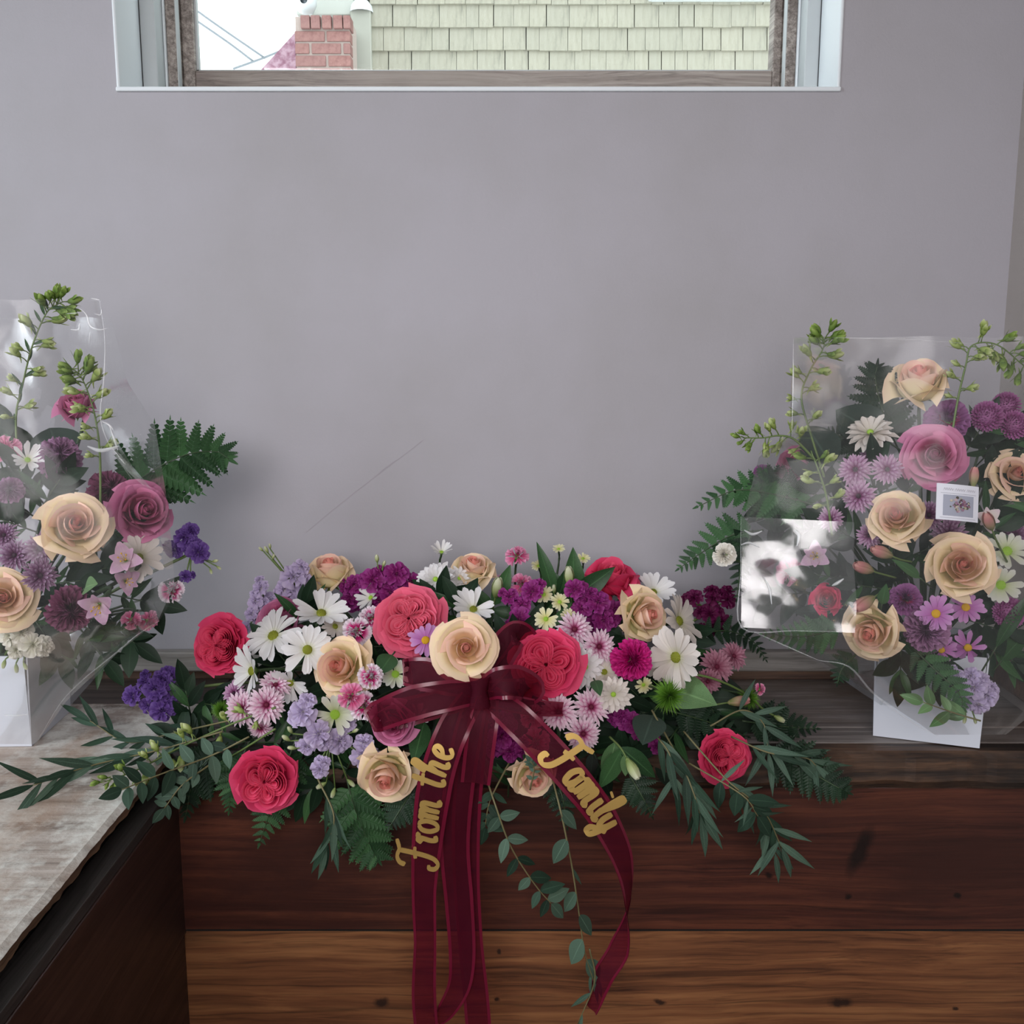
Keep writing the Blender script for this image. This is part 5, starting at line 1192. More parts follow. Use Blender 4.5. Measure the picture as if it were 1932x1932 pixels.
# ---------------- right bouquet
rb('peach1', 1734, 712, 56, (-.1, 1.6), 0, 'tall peach rose on a straight stem at the top of the right bouquet')
rb('lav0', 1764, 857, 62, (.1, .15), -.03, 'large open mauve pink rose in the right bouquet', 1.2)
rb('lav1', 1502, 872, 42, (-.5, .9), .0, 'mauve rose at the left of the right bouquet behind green buds')
rb('peach5', 1690, 972, 54, (-.15, .3), -.04, 'peach rose left of the small white card')
rb('peach0b', 1918, 892, 52, (.3, .3), -.01, 'peach rose cut by the right picture edge')
rb('peach5', 1816, 1066, 64, (.1, .15), -.05, 'large peach rose below the small white card', 2.4)
rb('peach5b', 1642, 1194, 56, (-.35, -.35), -.03, 'peach rose leaning down to the left above the white box')
rb('purd', 1786, 792, 46, (-.1, .4), .01, 'purple carnation with red heart above the large mauve rose')
rb('purd', 1708, 1130, 34, (0, .2), .0, 'purple carnation with pink heart above the dusty one')
rb('purc', 1748, 1188, 46, (-.05, -.1), -.02, 'dusty purple carnation low in the right bouquet')
rb('purd', 1438, 892, 20, (-.3, .5), .0, 'small dark pink carnation at the left rim of the right bouquet')
rb('miniw', 1366, 1046, 25, (-.2, .1), -.12, 'single ivory carnation outside the wrap, beside the fern')
rb('pom', 1862, 786, 30, (0, .3), -.01, 'purple pompon chrysanthemum nearest the purple carnation')
rb('pom', 1898, 766, 27, (.1, .6), .01, 'purple pompon chrysanthemum, highest of the three')
rb('pom', 1912, 802, 28, (.2, .2), -.02, 'purple pompon chrysanthemum, lowest of the upper three at the right edge')
rb('pom', 1904, 1156, 30, (.1, 0), -.02, 'purple pompon chrysanthemum low at the right picture edge')
rb('spoonw', 1642, 818, 48, (-.15, 1.4), .0, 'white daisy with upright petals in front of the fern, right bouquet')
rb('bi2', 1614, 886, 34, (-.2, .2), -.01, 'mauve and white chrysanthemum, left of the upper pair in the right bouquet')
rb('bi2', 1674, 886, 32, (.1, .2), -.02, 'mauve and white chrysanthemum touching the large mauve rose')
rb('bi2', 1620, 936, 34, (-.2, .1), -.02, 'mauve and white chrysanthemum below the upper pair')
rb('bi2', 1568, 980, 26, (-.3, .1), .0, 'mauve chrysanthemum at the corner of the shiny flap')
rb('bi3', 1642, 866, 24, (0, .6), .02, 'dark mauve chrysanthemum behind the upper pair')
rb('bi3', 1752, 972, 30, (.2, .1), .01, 'dark plum chrysanthemum half behind the small white card')
rb('bi3', 1790, 1008, 34, (.1, .0), .01, 'dark plum chrysanthemum under the small white card')
rb('bi2', 1640, 1010, 26, (0, -.2), .01, 'mauve chrysanthemum under the peach rose beside the card')
rb('lilac', 1766, 1158, 38, (-.05, .1), -.03, 'lilac daisy with yellow eye, left of the low pair')
rb('lilac', 1822, 1146, 36, (.1, .25), -.02, 'lilac daisy with yellow eye, right of the low pair')
rb('lilacb', 1826, 1222, 36, (.1, -.4), -.03, 'lilac pink daisy drooping lowest in the right bouquet')
rb('lilacb', 1776, 1226, 32, (-.1, -.4), -.01, 'lilac daisy in shade below the pair with yellow eyes')
rb('green', 1900, 1040, 38, (.2, .3), .0, 'green white daisy at the right picture edge above the other')
rb('green', 1888, 1104, 38, (.2, .1), -.01, 'green white daisy under the large peach rose at the right edge')
rb('alst', 1540, 1050, 34, (-.2, .1), .0, 'pink lily bloom behind the shiny flap')
rb('minip', 1490, 1080, 30, (-.2, .0), .02, 'pink carnation seen through the shiny flap')
rb('hot1', 1560, 1130, 26, (0, .2), .02, 'coral bud seen through the lower part of the shiny flap')
rb('alstw', 1862, 980, 30, (.3, .2), -.02, 'pale pinkish lily right of the small white card')
rb('bi3', 1916, 1010, 30, (.3, .1), .02, 'dark plum chrysanthemum at the right edge beneath the cut-off peach rose')
stock([(1838, 1296, 26, (0, .1)), (1862, 1312, 24, (.3, 0)), (1812, 1304, 20, (-.3, .1)), (1846, 1330, 22, (0, -.3)), (1806, 1276, 16, (-.2, .4))], 'st_lav', 'lavender stock hanging in front of the right white box', GR, 'lavender_stock', AR, -.385, buds=((1806, 1340, 18, 3.6), (1822, 1350, 16, 4.4), (1790, 1346, 16, 3.4), (1838, 1352, 14, 4.9)))
GRB = [(t, a, s_, L*.95) for (t, a, s_, L) in LB]
spike([(1555, 900, -.28), (1530, 820, -.26), (1512, 750, -.25), (1528, 700, -.24), (1552, 660, -.24), (1556, 640, -.24)], GRB, 'curved bud spike at the left of the right bouquet', GR)
spike([(1790, 860, -.27), (1806, 760, -.26), (1822, 690, -.25), (1834, 652, -.25), (1880, 650, -.25), (1932, 690, -.25)], GRB, 'bud spike bending over to the right picture edge', GR)
spike([(1540, 870, -.30), (1500, 830, -.30), (1470, 822, -.30), (1440, 826, -.30), (1404, 826, -.30)], [(.2, 1, 1, 26), (.35, 1, -1, 30), (.5, 1, 1, 26), (.65, 1.1, -1, 28), (.75, 1, 1, 22), (.85, .9, -1, 22), (.93, .6, 1, 18), (1, .2, 1, 20)], 'small bud spike pointing left above the fern', GR)
spike([(1570, 1010, -.34), (1560, 940, -.34), (1545, 890, -.34), (1530, 850, -.33)], [(.3, 1.2, 1, 26), (.5, 1, -1, 30), (.7, 1.1, 1, 30), (.85, 1, -1, 28)], 'pale green buds across the mauve rose of the right bouquet', GR)
fern([(1560, 960, -.28), (1470, 935, -.26), (1390, 925, -.25), (1318, 955, -.25)], 74, 13, 'fern frond pointing left out of the right bouquet', GR, 'fern', seed=41, tilt=(0, .3))
fern([(1520, 930, -.26), (1460, 915, -.25), (1410, 925, -.25)], 60, 9, 'dark fern under the small dark pink carnation', GR, 'ferndk', seed=45)
fern([(1440, 1000, -.26), (1380, 1010, -.24), (1320, 1045, -.23), (1282, 1072, -.23)], 62, 11, 'fern frond beside the ivory carnation', GR, 'fern', seed=42)
fern([(1700, 860, -.25), (1670, 790, -.22), (1652, 720, -.21), (1655, 690, -.21)], 84, 11, 'upright fern left of the tall peach rose', GR, 'ferndk', seed=43)
fern([(1640, 860, -.25), (1600, 830, -.23), (1560, 812, -.22)], 50, 8, 'small dark fern left of the upright white daisy', GR, 'ferndk', seed=46)
fern([(1700, 1200, -.36), (1760, 1260, -.39), (1810, 1310, -.40), (1815, 1345, -.40)], 56, 11, 'fern hanging over the rim of the right white box', GR, 'fern', seed=44, curl=.2)
fern([(1600, 1180, -.33), (1520, 1200, -.33), (1440, 1196, -.32)], 52, 10, 'fern along the lower edge of the shiny flap', GR, 'fern', seed=47)
fern([(1420, 1000, -.26), (1400, 1060, -.27), (1390, 1130, -.27)], 44, 9, 'dark fern edge left of the shiny flap', GR, 'ferndk', seed=48)
fern([(1620, 1230, -.36), (1590, 1260, -.37), (1580, 1290, -.37)], 40, 7, 'little dark fern hanging left of the white box', GR, 'ferndk', seed=49)
sprig([(1850, 1360, -.41), (1800, 1345, -.41), (1742, 1325, -.41)], ['broadl'], 44, 3, 'small green sprig across the front of the right white box', 'leaf_sprig', 'leaves', GR, ang=.7)
def rbud(pts, label, L=52, kind='budpink'):
    q = path3(pts, 6); root = empty('alstroemeria_bud', q[0]); root.matrix_basis = T(*q[0]); tag(root, label, 'bud', GR)
    g = G(); g.tube([p-q[0] for p in q], .0014, .0012, 6); g.obj('stem', M_stem, root)
    inst('bud', LBUD[kind], root, T(*(q[-1]-q[0])) @ frame(q[-1]-q[-2]) @ S(L*mpp(q[-1])))
rbud([(1720, 1060, -.37), (1700, 1056, -.385), (1684, 1050, -.39)], 'pink bud, highest of the three below the peach rose beside the card')
rbud([(1690, 1090, -.37), (1660, 1082, -.385), (1648, 1078, -.39)], 'pink bud, middle of the three near the shiny flap')
rbud([(1680, 1110, -.37), (1660, 1120, -.385), (1650, 1126, -.39)], 'pink bud, lowest of the three above the leaning peach rose', 56)
rbud([(1830, 960, -.36), (1835, 930, -.37), (1836, 920, -.37)], 'round pinkish bud above the card corner', 40)
rbud([(1900, 1060, -.34), (1880, 1020, -.36), (1872, 1000, -.37)], 'pale lily bud right of the card', 50)
lthing([(1700, 850, -.26), (1670, 830, -.25)], 'salal', 110, 'grey broad leaf behind the upright white daisy', 1.2, GR)
lthing([(1600, 930, -.28), (1570, 880, -.26)], 'salal', 100, 'grey broad leaf behind the mauve and white chrysanthemums', 1.2, GR)
lthing([(1760, 1110, -.38), (1735, 1090, -.39)], 'broad', 70, 'narrow green leaf left of the large peach rose', .7, GR)
lthing([(1660, 1160, -.38), (1664, 1140, -.39)], 'broad', 46, 'small green leaf beside the lowest pink bud', 1.2, GR)
lthing([(1850, 1270, -.35), (1880, 1220, -.36)], 'long', 120, 'long light green blade at the lower right of the right bouquet', .9, GR)
lthing([(1870, 1270, -.29), (1890, 1246, -.30)], 'broad', 80, 'broad green leaf at the lower right picture edge', 1.0, GR)
for (x, y, a) in ((1480, 960, 2.8), (1530, 1000, 3.0), (1560, 930, 2.4), (1600, 1010, 2.6), (1460, 1040, 3.0), (1500, 1120, 3.2), (1580, 1090, 3.0), (1650, 920, 1.6), (1720, 910, 1.2), (1740, 1040, .4), (1700, 1070, 2.2), (1660, 1110, 3.0), (1860, 900, .5), (1880, 960, .4), (1840, 1010, .3), (1860, 1180, -.3), (1800, 1110, -.5), (1700, 1230, -1.6), (1880, 1230, -.5), (1760, 1230, -1.4), (1600, 1150, 3.2), (1830, 840, 1.0), (1870, 850, .8), (1900, 870, .6)):
    Y = YR(x, y)+.05; L = 60
    sprig([(x-math.cos(a)*L*.7, y+math.sin(a)*L*.7, Y+.03), (x, y, Y), (x+math.cos(a)*L*.7, y-math.sin(a)*L*.7, Y-.01)], ['dark', 'long', 'dark'], 62, 4, 'dark green filler sprig between the blooms of the right bouquet', 'leaf_sprig', 'leaves', 'filler sprigs inside the right bouquet', ang=.8, mat=M_stemd)
# ================================================================== burgundy bow with gold lettering
def sheer(name, col, tint, fac):
    t = NT(name); p = t.principled(srgb(col), .62); p.inputs['Specular IOR Level'].default_value = .2
    tr = t.n('ShaderNodeBsdfTransparent'); tr.inputs[0].default_value = srgb(tint)
    co = t.n('ShaderNodeUVMap').outputs[0]; nz = t.noise(t.mapping(co, (3, 14, 1)), 1.0, 3)
    m = t.n('ShaderNodeMixShader'); t.l(t.math('ADD', fac-.08, t.math('MULTIPLY', nz.outputs[0], .16)), m.inputs[0])
    t.l(tr.outputs[0], m.inputs[1]); t.l(p.outputs[0], m.inputs[2]); return t.done(m)
M_sheer = sheer('sheer_burgundy_organza', (92, 20, 42), (196, 116, 136), .44)
M_satin = simple('burgundy_satin', (108, 20, 46), .30)
M_gold = simple('gold_foil_letter', (232, 192, 112), .38, Metallic=0.65)
bow = empty('ribbon_bow', P(905, 1305, -0.435)); bow.matrix_basis = T(*P(905, 1305, -0.435)); tag(bow, 'sheer burgundy ribbon bow with gold lettered tails on the front of the spray', 'ribbon')
B0 = bow.location.copy()
def ribbon(pts, widths, name, twist=None, per=10, notch=False):
    """a band through (px,py,Y) points; returns frames for placing letters"""
    q = path3(pts, per); n = len(q)
    fr = []; acc = 0
    for i, p in enumerate(q):
        tan = (q[min(i+1, n-1)]-q[max(i-1, 0)]).normalized(); s = i/(n-1)*(len(pts)-1); k = min(int(s), len(pts)-2); f = s-k
        w = (widths[k]+(widths[k+1]-widths[k])*f)*mpp(p); tw = 0 if twist is None else twist[k]+(twist[k+1]-twist[k])*f
        N = (CAM-p).normalized(); N = (N-tan*N.dot(tan)).normalized(); W = tan.cross(N).normalized()
        W2 = W*math.cos(tw)+N*math.sin(tw); N2 = N*math.cos(tw)-W*math.sin(tw)
        if i: acc += (p-q[i-1]).length
        fr.append((p, tan, W2, N2, w, acc))
    def at(i, t, off=0.0):
        p, tan, W, N, w, _ = fr[i]
        return p+W*(t*w/2)+N*(off+.0012*math.sin(3*t+i*.35))-B0
    g = G(); g.grid(lambda u, v: at(min(n-1, int(round(v*(n-1)))), u), 6, n-1)
    band = g.obj(name, M_sheer, bow)
    for s_ in (-1, 1):
        g = G(); g.grid(lambda u, v: at(min(n-1, int(round(v*(n-1)))), s_*(.89+.115*u), .0004), 1, n-1)
        g.grid(lambda u, v: at(min(n-1, int(round(v*(n-1)))), s_*(.89+.115*u), -.0004), 1, n-1)
        o = g.obj('satin_edge', M_satin, band)
    return band, fr
ribbon([(905, 1306, -0.437), (850, 1312, -0.455), (780, 1326, -0.460), (722, 1348, -0.445), (716, 1352, -0.430), (760, 1345, -0.420), (850, 1322, -0.425), (905, 1308, -0.432)], [44, 58, 66, 58, 56, 56, 50, 40], 'loop')
ribbon([(902, 1300, -0.435), (850, 1284, -0.440), (800, 1272, -0.430), (768, 1268, -0.415), (790, 1270, -0.400), (850, 1285, -0.405), (900, 1302, -0.425)], [40, 58, 64, 50, 52, 50, 36], 'loop')
ribbon([(908, 1304, -0.435), (940, 1290, -0.455), (975, 1288, -0.450), (1002, 1300, -0.430), (985, 1306, -0.410), (940, 1306, -0.415), (908, 1308, -0.430)], [40, 62, 66, 54, 52, 50, 36], 'loop')
ribbon([(906, 1298, -.425), (934, 1255, -.40), (956, 1215, -.375), (976, 1194, -.36), (990, 1214, -.345), (960, 1260, -.36), (912, 1300, -.41)], [36, 56, 60, 46, 52, 50, 36], 'loop')
ribbon([(912, 1312, -0.433), (960, 1326, -0.437), (1020, 1336, -0.425), (1062, 1338, -0.410)], [24, 34, 30, 26], 'tail')
ribbon([(918, 1318, -0.440), (912, 1360, -0.455), (904, 1420, -0.461), (897, 1478, -0.459)], [46, 58, 58, 56], 'tail')
t1, f1 = ribbon([(890, 1318, -0.443), (858, 1370, -0.460), (834, 1430, -0.467), (817, 1500, -0.467), (806, 1590, -0.459), (800, 1680, -0.451), (802, 1780, -0.445), (800, 1880, -0.443), (808, 1980, -0.441)], [50, 62, 64, 66, 58, 46, 42, 46, 44], 'tail')
ribbon([(898, 1322, -0.437), (880, 1400, -0.447), (864, 1500, -0.448), (858, 1600, -0.443), (866, 1700, -0.440), (872, 1800, -0.437), (866, 1860, -0.437), (842, 1906, -0.435), (824, 1926, -0.429)], [46, 56, 58, 56, 54, 50, 44, 34, 22], 'tail')
ribbon([(902, 1322, -0.433), (890, 1420, -0.437), (880, 1540, -0.435), (880, 1660, -0.431), (888, 1780, -0.429), (898, 1880, -0.429), (906, 1980, -0.429)], [44, 54, 54, 50, 46, 48, 48], 'tail')
t5, f5 = ribbon([(922, 1314, -0.440), (972, 1354, -0.460), (1030, 1412, -0.467), (1086, 1474, -0.467), (1136, 1540, -0.460), (1174, 1620, -0.450), (1187, 1700, -0.443), (1168, 1790, -0.437), (1134, 1850, -0.433), (1116, 1905, -0.431)], [48, 62, 64, 62, 56, 46, 44, 46, 42, 30], 'tail', twist=[0, 0, 0, 0, 0, .5, 1.35, 2.6, 2.9, 2.4])
# knot
g = G(); 
def fk(u, v):
    a = u*PI; return Vector((.011*math.cos(a)*(.8+.4*abs(2*v-1)), .010*math.sin(a), -.019+.038*v))
g.grid(fk, 16, 6); o = g.obj('knot', M_sheer, bow); o.location = P(905, 1304, -0.447)-B0
# lettering
LET = {  # strokes in units of the x-height; (advance, [strokes])
 'F': (1.25, [[(-.15, 1.55), (.0, 1.85), (.35, 2.0), (.8, 1.92), (1.35, 2.08)], [(.72, 1.9), (.62, 1.3), (.48, .6), (.28, .05), (-.05, -.2), (-.35, -.05), (-.32, .25), (-.12, .28)], [(.25, 1.02), (.55, 1.08), (.95, 1.1)]]),
 'r': (.62, [[(.0, .75), (.18, 1.0), (.28, .82), (.16, .3), (.22, .0), (.45, .1)], [(.24, .8), (.42, 1.02), (.58, .92)]]),
 'o': (.85, [[(.42, 1.0), (.16, .78), (.1, .35), (.3, .0), (.58, .12), (.72, .55), (.62, .92), (.42, 1.0)]]),
 'm': (1.35, [[(.0, .8), (.12, 1.0), (.2, .85), (.1, .0)], [(.16, .55), (.36, .98), (.54, .85), (.46, .0)], [(.52, .55), (.74, .98), (.92, .85), (.86, .2), (.96, 0), (1.15, .15)]]),
 't': (.62, [[(.35, 1.75), (.25, 1.0), (.16, .3), (.26, .0), (.5, .15)], [(-.05, 1.12), (.25, 1.16), (.6, 1.2)]]),
 'h': (.95, [[(.1, 1.1), (.32, 1.7), (.42, 1.9), (.5, 1.7), (.3, 1.1), (.12, .0)], [(.2, .5), (.42, .95), (.62, .85), (.56, .25), (.66, .0), (.85, .15)]]),
 'e': (.75, [[(.1, .42), (.45, .62), (.55, .88), (.36, 1.02), (.14, .7), (.14, .22), (.36, .0), (.68, .22)]]),
 'a': (.92, [[(.62, .9), (.36, 1.0), (.12, .6), (.16, .12), (.38, .04), (.6, .4), (.68, .95)], [(.68, .98), (.62, .3), (.7, .0), (.9, .14)]]),
 'i': (.5, [[(.12, .95), (.1, .3), (.2, .0), (.42, .14)], [(.2, 1.42), (.24, 1.55)]]),
 'l': (.55, [[(.05, .4), (.3, 1.3), (.34, 1.8), (.2, 1.75), (.12, .6), (.18, .0), (.45, .15)]]),
 'y': (.85, [[(.08, .95), (.08, .35), (.28, .05), (.52, .35), (.62, .95)], [(.62, .95), (.52, .1), (.34, -.55), (.08, -.62), (.02, -.35), (.35, -.05), (.78, .2)]])}
def lay(word, fr, band, s0, sdir, t0, tdir, xh, wid=.28, gapx=0.0):
    """letters along a ribbon: s0 arc start, sdir +-1 reading direction, tdir +-1 letter-up against ribbon width"""
    tot = fr[-1][5]
    def pos(lx, ly, off):
        s = max(0, min(tot-1e-5, s0+sdir*lx*xh)); i = 0
        while fr[i+1][5] < s: i += 1
        f = (s-fr[i][5])/max(1e-9, fr[i+1][5]-fr[i][5])
        p = fr[i][0].lerp(fr[i+1][0], f); W = fr[i][2].lerp(fr[i+1][2], f); N = fr[i][3].lerp(fr[i+1][3], f)
        return p+W*(tdir*(ly*xh+t0))+N*off-B0
    cur = 0.0
    for ch in word:
        if ch == ' ': cur += .55; continue
        adv, strokes = LET[ch]; g = G()
        for sk in strokes:
            c = catmull([Vector((x, y, 0)) for x, y in sk], 6); vs_ = []; m = len(c)
            for i, p in enumerate(c):
                d = (c[min(i+1, m-1)]-c[max(i-1, 0)]).normalized(); nn_ = Vector((-d.y, d.x, 0))
                ww = wid/2*(.62+.38*abs(d.y))*(1 if 0 < i < m-1 else .7)
                for off in (.0034, .0024):
                    for s_ in (1, -1):
                        e_ = p+nn_*(s_*ww); vs_.append(pos(cur+e_.x, e_.y, off))
            fs = []
            for i in range(m-1):
                a, b = 4*i, 4*i+4
                fs += [(a, a+1, b+1, b), (a+2, b+2, b+3, a+3), (a, b, b+2, a+2), (a+1, a+3, b+3, b+1)]
            fs += [(0, 2, 3, 1), (4*m-4, 4*m-3, 4*m-1, 4*m-2)]
            g.add(vs_, fs)
        g.obj('letter', M_gold, band, smooth=False); cur += adv+gapx
def s_at(fr, px, py):
    best = min(fr, key=lambda k: (k[0]-P(px, py, k[0].y)).length); return best[5]
m1 = mpp(f1[30][0])
lay('From the', f1, t1, s_at(f1, 803, 1628), -1, -17*m1, 1, 36*m1)
lay('Family', f5, t5, s_at(f5, 1036, 1424), 1, -17*m1, -1, 37*m1, .34, -.03)
# ================================================================== clear film around the bouquets, the small card
def film(name, haze, gloss, rough):
    t = NT(name); lw = t.n('ShaderNodeFresnel'); lw.inputs[0].default_value = 1.5
    tr = t.n('ShaderNodeBsdfTransparent'); tr.inputs[0].default_value = (.985, .985, .985, 1)
    gl = t.n('ShaderNodeBsdfGlossy'); gl.inputs['Roughness'].default_value = rough; gl.inputs[0].default_value = (1, 1, 1, 1)
    co = t.n('ShaderNodeTexCoord').outputs['Object']; n1 = t.noise(co, 14, 2); 
    bmp = t.bump(n1.outputs[0], .12, .006); t.l(bmp, gl.inputs['Normal']); t.l(bmp, lw.inputs['Normal'])
    df = t.n('ShaderNodeBsdfDiffuse'); df.inputs[0].default_value = (.85, .86, .88, 1)
    m1 = t.n('ShaderNodeMixShader'); m1.inputs[0].default_value = haze; t.l(tr.outputs[0], m1.inputs[1]); t.l(df.outputs[0], m1.inputs[2])
    m2 = t.n('ShaderNodeMixShader'); t.l(t.math('MINIMUM', t.math('MULTIPLY', lw.outputs[0], gloss), .3), m2.inputs[0]); t.l(m1.outputs[0], m2.inputs[1]); t.l(gl.outputs[0], m2.inputs[2])
    return t.done(m2)
M_film = film('clear_cellophane', .030, .36, .16)
M_flap = film('glossy_cellophane', .06, 2.3, .14)
M_crease = film('cellophane_crease', .42, 1.5, .2)
M_edge = film('cellophane_edge', .16, 1.0, .2)
def sheet(name, root, rows, Yfun, seed, mat=None, nu=44, nv=64, amp=.010, fold=.006):
    """film hung through rows (py, xleft, xright)"""
    ys = [r[0] for r in rows]; xl = [(r[0], r[1]) for r in rows]; xr = [(r[0], r[2]) for r in rows]
    def f(u, v):
        py = ys[0]+(ys[-1]-ys[0])*v; a, b = lerp_tab(xl, py), lerp_tab(xr, py); px = a+(b-a)*u
        p = P(px, py, Yfun(u, v))
        q = Vector((p.x*9, p.z*5, seed))
        d = noise.noise(q)*amp+abs(noise.noise(Vector((p.x*16+p.z*9, p.z*6-p.x*4, seed+3))))*fold-abs(noise.noise(Vector((p.x*24-p.z*20, p.z*10, seed+7))))*fold*.6
        return p+Vector((d*.3, -d, d*.3))-root.location
    g = G(); g.grid(f, nu, nv, 0.0, 1.0); return g.obj(name, mat or M_film, root)
wl_ = empty('cellophane_wrap', (-.68, -.3, .0)); wl_.matrix_basis = T(-.68, -.3, .002); wl_.location = (-.68, -.3, .002); tag(wl_, 'clear cellophane sleeve around the left bouquet', 'wrapping')
sheet('front_sheet', wl_, [(566, -70, 186), (640, -70, 198), (790, -70, 194), (880, -70, 250), (960, -70, 318), (1100, -70, 345), (1172, -70, 300), (1228, -70, 226), (1320, -70, 126), (1404, -70, 68)],
      lambda u, v: -.455+.06*u**3+.06*(1-v)**2+.14*max(0, v-.72), 1.0)
sheet('back_sheet', wl_, [(600, -70, 210), (720, -70, 240), (800, -70, 292), (960, -70, 318), (1100, -70, 330), (1172, -70, 298), (1228, -70, 226), (1330, -70, 134)],
      lambda u, v: -.115-.20*u**4-.05*v, 2.0)
wr_ = empty('cellophane_wrap', (.56, -.3, .002)); wr_.matrix_basis = T(.56, -.3, .002); tag(wr_, 'clear cellophane sleeve with a stiff shiny flap around the right bouquet', 'wrapping')
sheet('front_sheet', wr_, [(636, 1500, 2010), (820, 1494, 2010), (860, 1430, 2010), (960, 1404, 2010), (1190, 1420, 2010), (1246, 1545, 2000), (1310, 1650, 1990), (1386, 1762, 1900)],
      lambda u, v: -.465+.07*(1-u)**3+.05*(1-v)**2+.09*max(0, v-.7), 5.0)
sheet('back_sheet', wr_, [(636, 1500, 2010), (820, 1494, 2010), (860, 1430, 2010), (960, 1404, 2010), (1190, 1420, 2010), (1250, 1545, 2000), (1330, 1660, 1990)],
      lambda u, v: -.12-.2*(1-u)**4-.05*v, 6.0)
# stiff flap at the lower left corner of the right wrap
g = G()
def ff(u, v):
    px = 1398+(1612-1398)*u; py = 975+(1184-975)*v+u*10
    w = .0042*math.sin(5.0*u+3.4*v+.4)+.0022*math.sin(9*v-5*u)+.0022*noise.noise(Vector((u*3.2, v*3.2, 2)))+.0003*noise.noise(Vector((u*12, v*12, 7)))
    return P(px, py, -.462-.042*u+.046*(1-v))+Vector((0, -w, .2*w))-wr_.location
g.grid(ff, 40, 40, 0.0, 1.0); g.obj('flap', M_flap, wr_)
# ---- card
ca, cb, cc, cd = P(1770, 911, -.505), P(1849, 919, -.495), P(1846, 986, -.505), P(1766, 979, -.515)
cx_, cy_ = (cb-ca).normalized(), None
cz_ = cx_.cross((ca-cd)).normalized(); cz_ = -cz_ if cz_.y > 0 else cz_; cy_ = cz_.cross(cx_)
W_, H_ = (cb-ca).length, (ca-cd).length
card = empty('gift_card', (ca+cc)/2); card.matrix_basis = T(*((ca+cc)/2)) @ Matrix((cx_, cy_, cz_)).transposed().to_4x4(); tag(card, 'small white florist card with a flower picture pinned to the right wrap', 'card')
def bent(x, y, off): return Vector((x, y, off+.0025*(1-(2*x/W_)**2)-.0015))
def cquad(name, x0, x1, y0, y1, off, mat, n=8):
    g = G(); g.grid(lambda u, v: bent((x0+(x1-x0)*u)*W_, (y0+(y1-y0)*v)*H_, off), n, 2, 0.0, 1.0); return g.obj(name, mat, card, smooth=True)
cquad('paper', -.5, .5, -.5, .5, 0, simple('white_card_stock', (226, 228, 238), .5)); cquad('paper_back', -.5, .5, -.5, .5, -.0006, simple('white_card_back', (214, 216, 226), .6))
cquad('picture', -.36, .36, -.38, .20, .0003, simple('card_picture_ground', (164, 168, 184), .5))
for k, (x0, x1, y0, y1) in enumerate(((-.42, .42, .235, .25), (-.42, .42, -.445, -.43))): cquad('border_line', x0, x1, y0, y1, .0003, simple('card_border_grey', (184, 186, 198), .6))
pr = random.Random(4); cols = [(110, 74, 104), (150, 120, 140), (186, 164, 172), (84, 78, 70), (176, 168, 150), (92, 96, 78), (140, 104, 118), (196, 186, 170)]
mats_ = [simple('card_print_%s' % ('plum mauve pink olive cream green rose ivory'.split()[i]), c, .5) for i, c in enumerate(cols)]
g = G()
for i in range(60):
    a = pr.uniform(0, 6.28); r = pr.uniform(0, 1)**.7; x = .01+.24*r*math.cos(a); y = -.06+.20*r*math.sin(a)
    if y < -.15: x *= .5
    s_ = pr.uniform(.018, .045); n_ = 7
    g.add([bent((x+s_*math.cos(6.283*k/n_))*W_, (y+s_*1.1*math.sin(6.283*k/n_))*H_, .0005+.00001*i) for k in range(n_)], [tuple(range(n_))], None, i % 8)
g.obj('printed_bouquet', mats_, card, kind='stuff')
g = G()
for (xa, xb) in ((-.36, -.14), (-.10, .14), (.18, .40)):
    q = catmull([Vector((xa+(xb-xa)*k/9, .345+(.035 if k % 2 else -.02)*(1.6 if k == 0 else 1), 0)) for k in range(10)], 3)
    vs_ = []
    for p in q: vs_ += [bent(p.x*W_, (p.y+.008)*H_, .0004), bent(p.x*W_, (p.y-.008)*H_, .0004)]
    g.add(vs_, [(2*i, 2*i+1, 2*i+3, 2*i+2) for i in range(len(q)-1)])
g.obj('title_script', simple('card_script_grey', (160, 156, 166), .6), card)

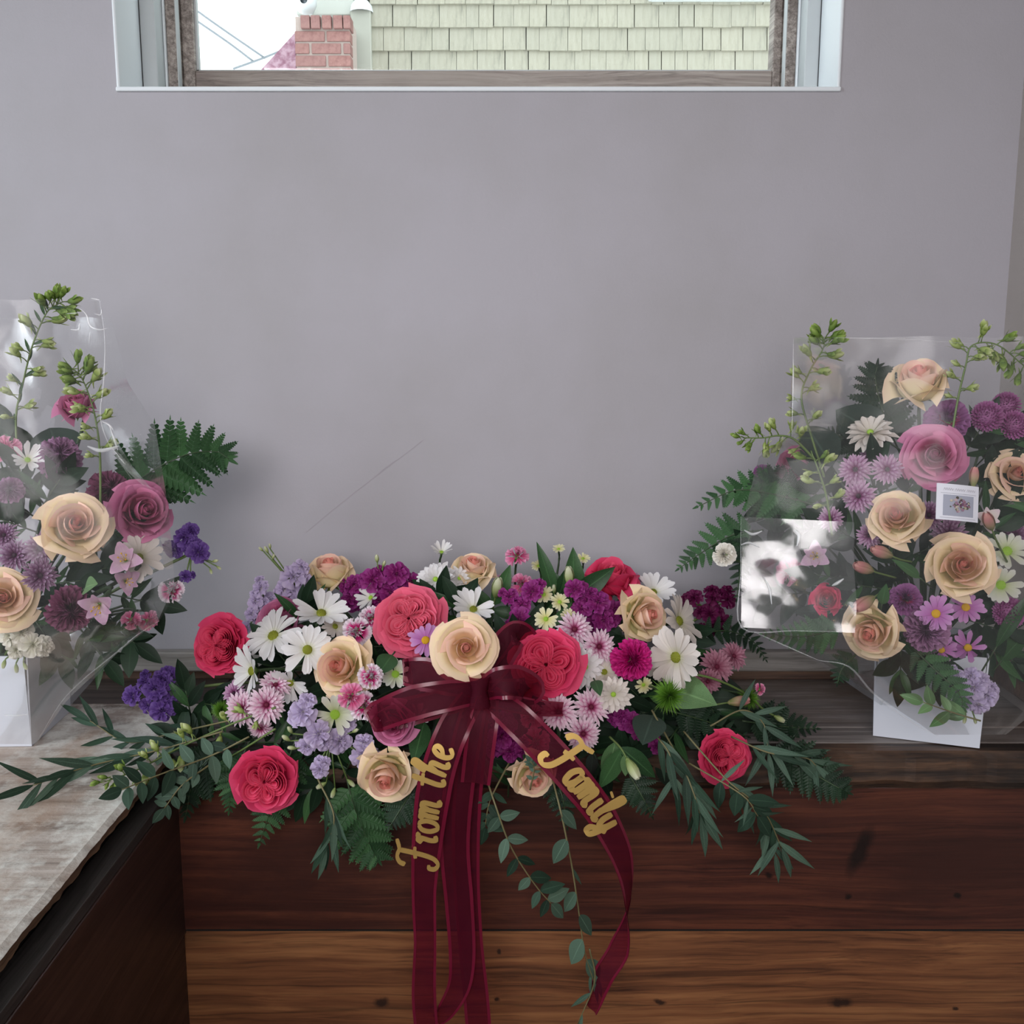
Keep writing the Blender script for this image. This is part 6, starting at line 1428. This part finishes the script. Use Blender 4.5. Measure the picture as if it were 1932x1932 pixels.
def crease(root, pts, w, mat=None, name='crease'):
    q = catmull([P(*p) for p in pts], 5); g = G(); vs_ = []; n = len(q)
    for i, p in enumerate(q):
        d = (q[min(i+1, n-1)]-q[max(i-1, 0)]).normalized(); N = (CAM-p).normalized(); W = d.cross(N).normalized()*(w*mpp(p)*(.35+.65*math.sin(PI*i/(n-1))))
        vs_ += [p-W/2-root.location, p+N*w*mpp(p)*.4-root.location, p+W/2-root.location]
    g.add(vs_, [(3*i+k, 3*i+k+1, 3*i+k+4, 3*i+k+3) for i in range(n-1) for k in (0, 1)]); return g.obj(name, mat or M_crease, root)
for pts, w in (([(172, 563), (188, 566)], 3), ([(150, 582), (163, 594), (170, 615), (186, 622), (202, 620)], 3.5), ([(178, 592), (190, 594), (192, 584)], 3), ([(133, 622), (148, 622), (150, 612)], 4), ([(192, 795), (206, 802), (214, 812)], 4), ([(206, 802), (216, 830), (222, 850)], 4),
               ([(165, 842), (190, 850), (224, 842)], 7), ([(170, 626), (168, 648)], 2), ([(150, 590), (125, 592)], 2)):
    crease(wl_, [(x, y, -.47) for x, y in pts], w)
crease(wl_, [(188, 565, -.40), (198, 640, -.41), (196, 720, -.42), (190, 790, -.425), (212, 850, -.425), (250, 905, -.41)], 3.0, M_edge, 'sheet_edge')
crease(wl_, [(212, 845, -.43), (240, 880, -.43), (272, 915, -.42)], 11, M_edge, 'sheet_edge')
crease(wl_, [(300, 1172, -.38), (262, 1196, -.39), (226, 1226, -.39), (128, 1310, -.37), (68, 1402, -.34)], 2.5, M_edge, 'sheet_edge')
crease(wl_, [(8, 1349, -.40), (30, 1350, -.40), (54, 1348, -.40)], 3)
crease(wr_, [(1497, 640, -.38), (1496, 740, -.39), (1494, 820, -.40)], 2.5, M_edge, 'sheet_edge')
crease(wr_, [(1497, 678, -.385), (1497, 710, -.385), (1496, 750, -.385)], 2.5)
crease(wr_, [(1570, 637, -.40), (1620, 638, -.405), (1700, 640, -.41), (1880, 652, -.40)], 2.5, M_edge, 'sheet_edge')
crease(wr_, [(1545, 1246, -.43), (1602, 1258, -.44), (1650, 1310, -.44), (1720, 1362, -.43), (1770, 1388, -.42)], 4, M_edge, 'sheet_edge')
crease(wr_, [(1422, 1192, -.40), (1490, 1222, -.41), (1545, 1246, -.42)], 2.5, M_edge, 'sheet_edge')
crease(wr_, [(1398, 975, -.418), (1398, 1080, -.441), (1399, 1184, -.464), (1500, 1190, -.484), (1590, 1192, -.502)], 3.0, M_edge, 'sheet_edge')
for pts, w in (([(1500, 1000), (1508, 1010), (1504, 1030)], 7), ([(1404, 1000), (1420, 1008), (1438, 1002)], 5), ([(1570, 1105), (1580, 1100), (1592, 1092)], 6), ([(1442, 1090), (1452, 1110), (1456, 1140)], 4), ([(1398, 1028), (1414, 1024), (1432, 1032)], 4)):
    crease(wr_, [(x, y, -.468-.042*(x-1398)/214+.046*(1184-y)/209) for x, y in pts], w)
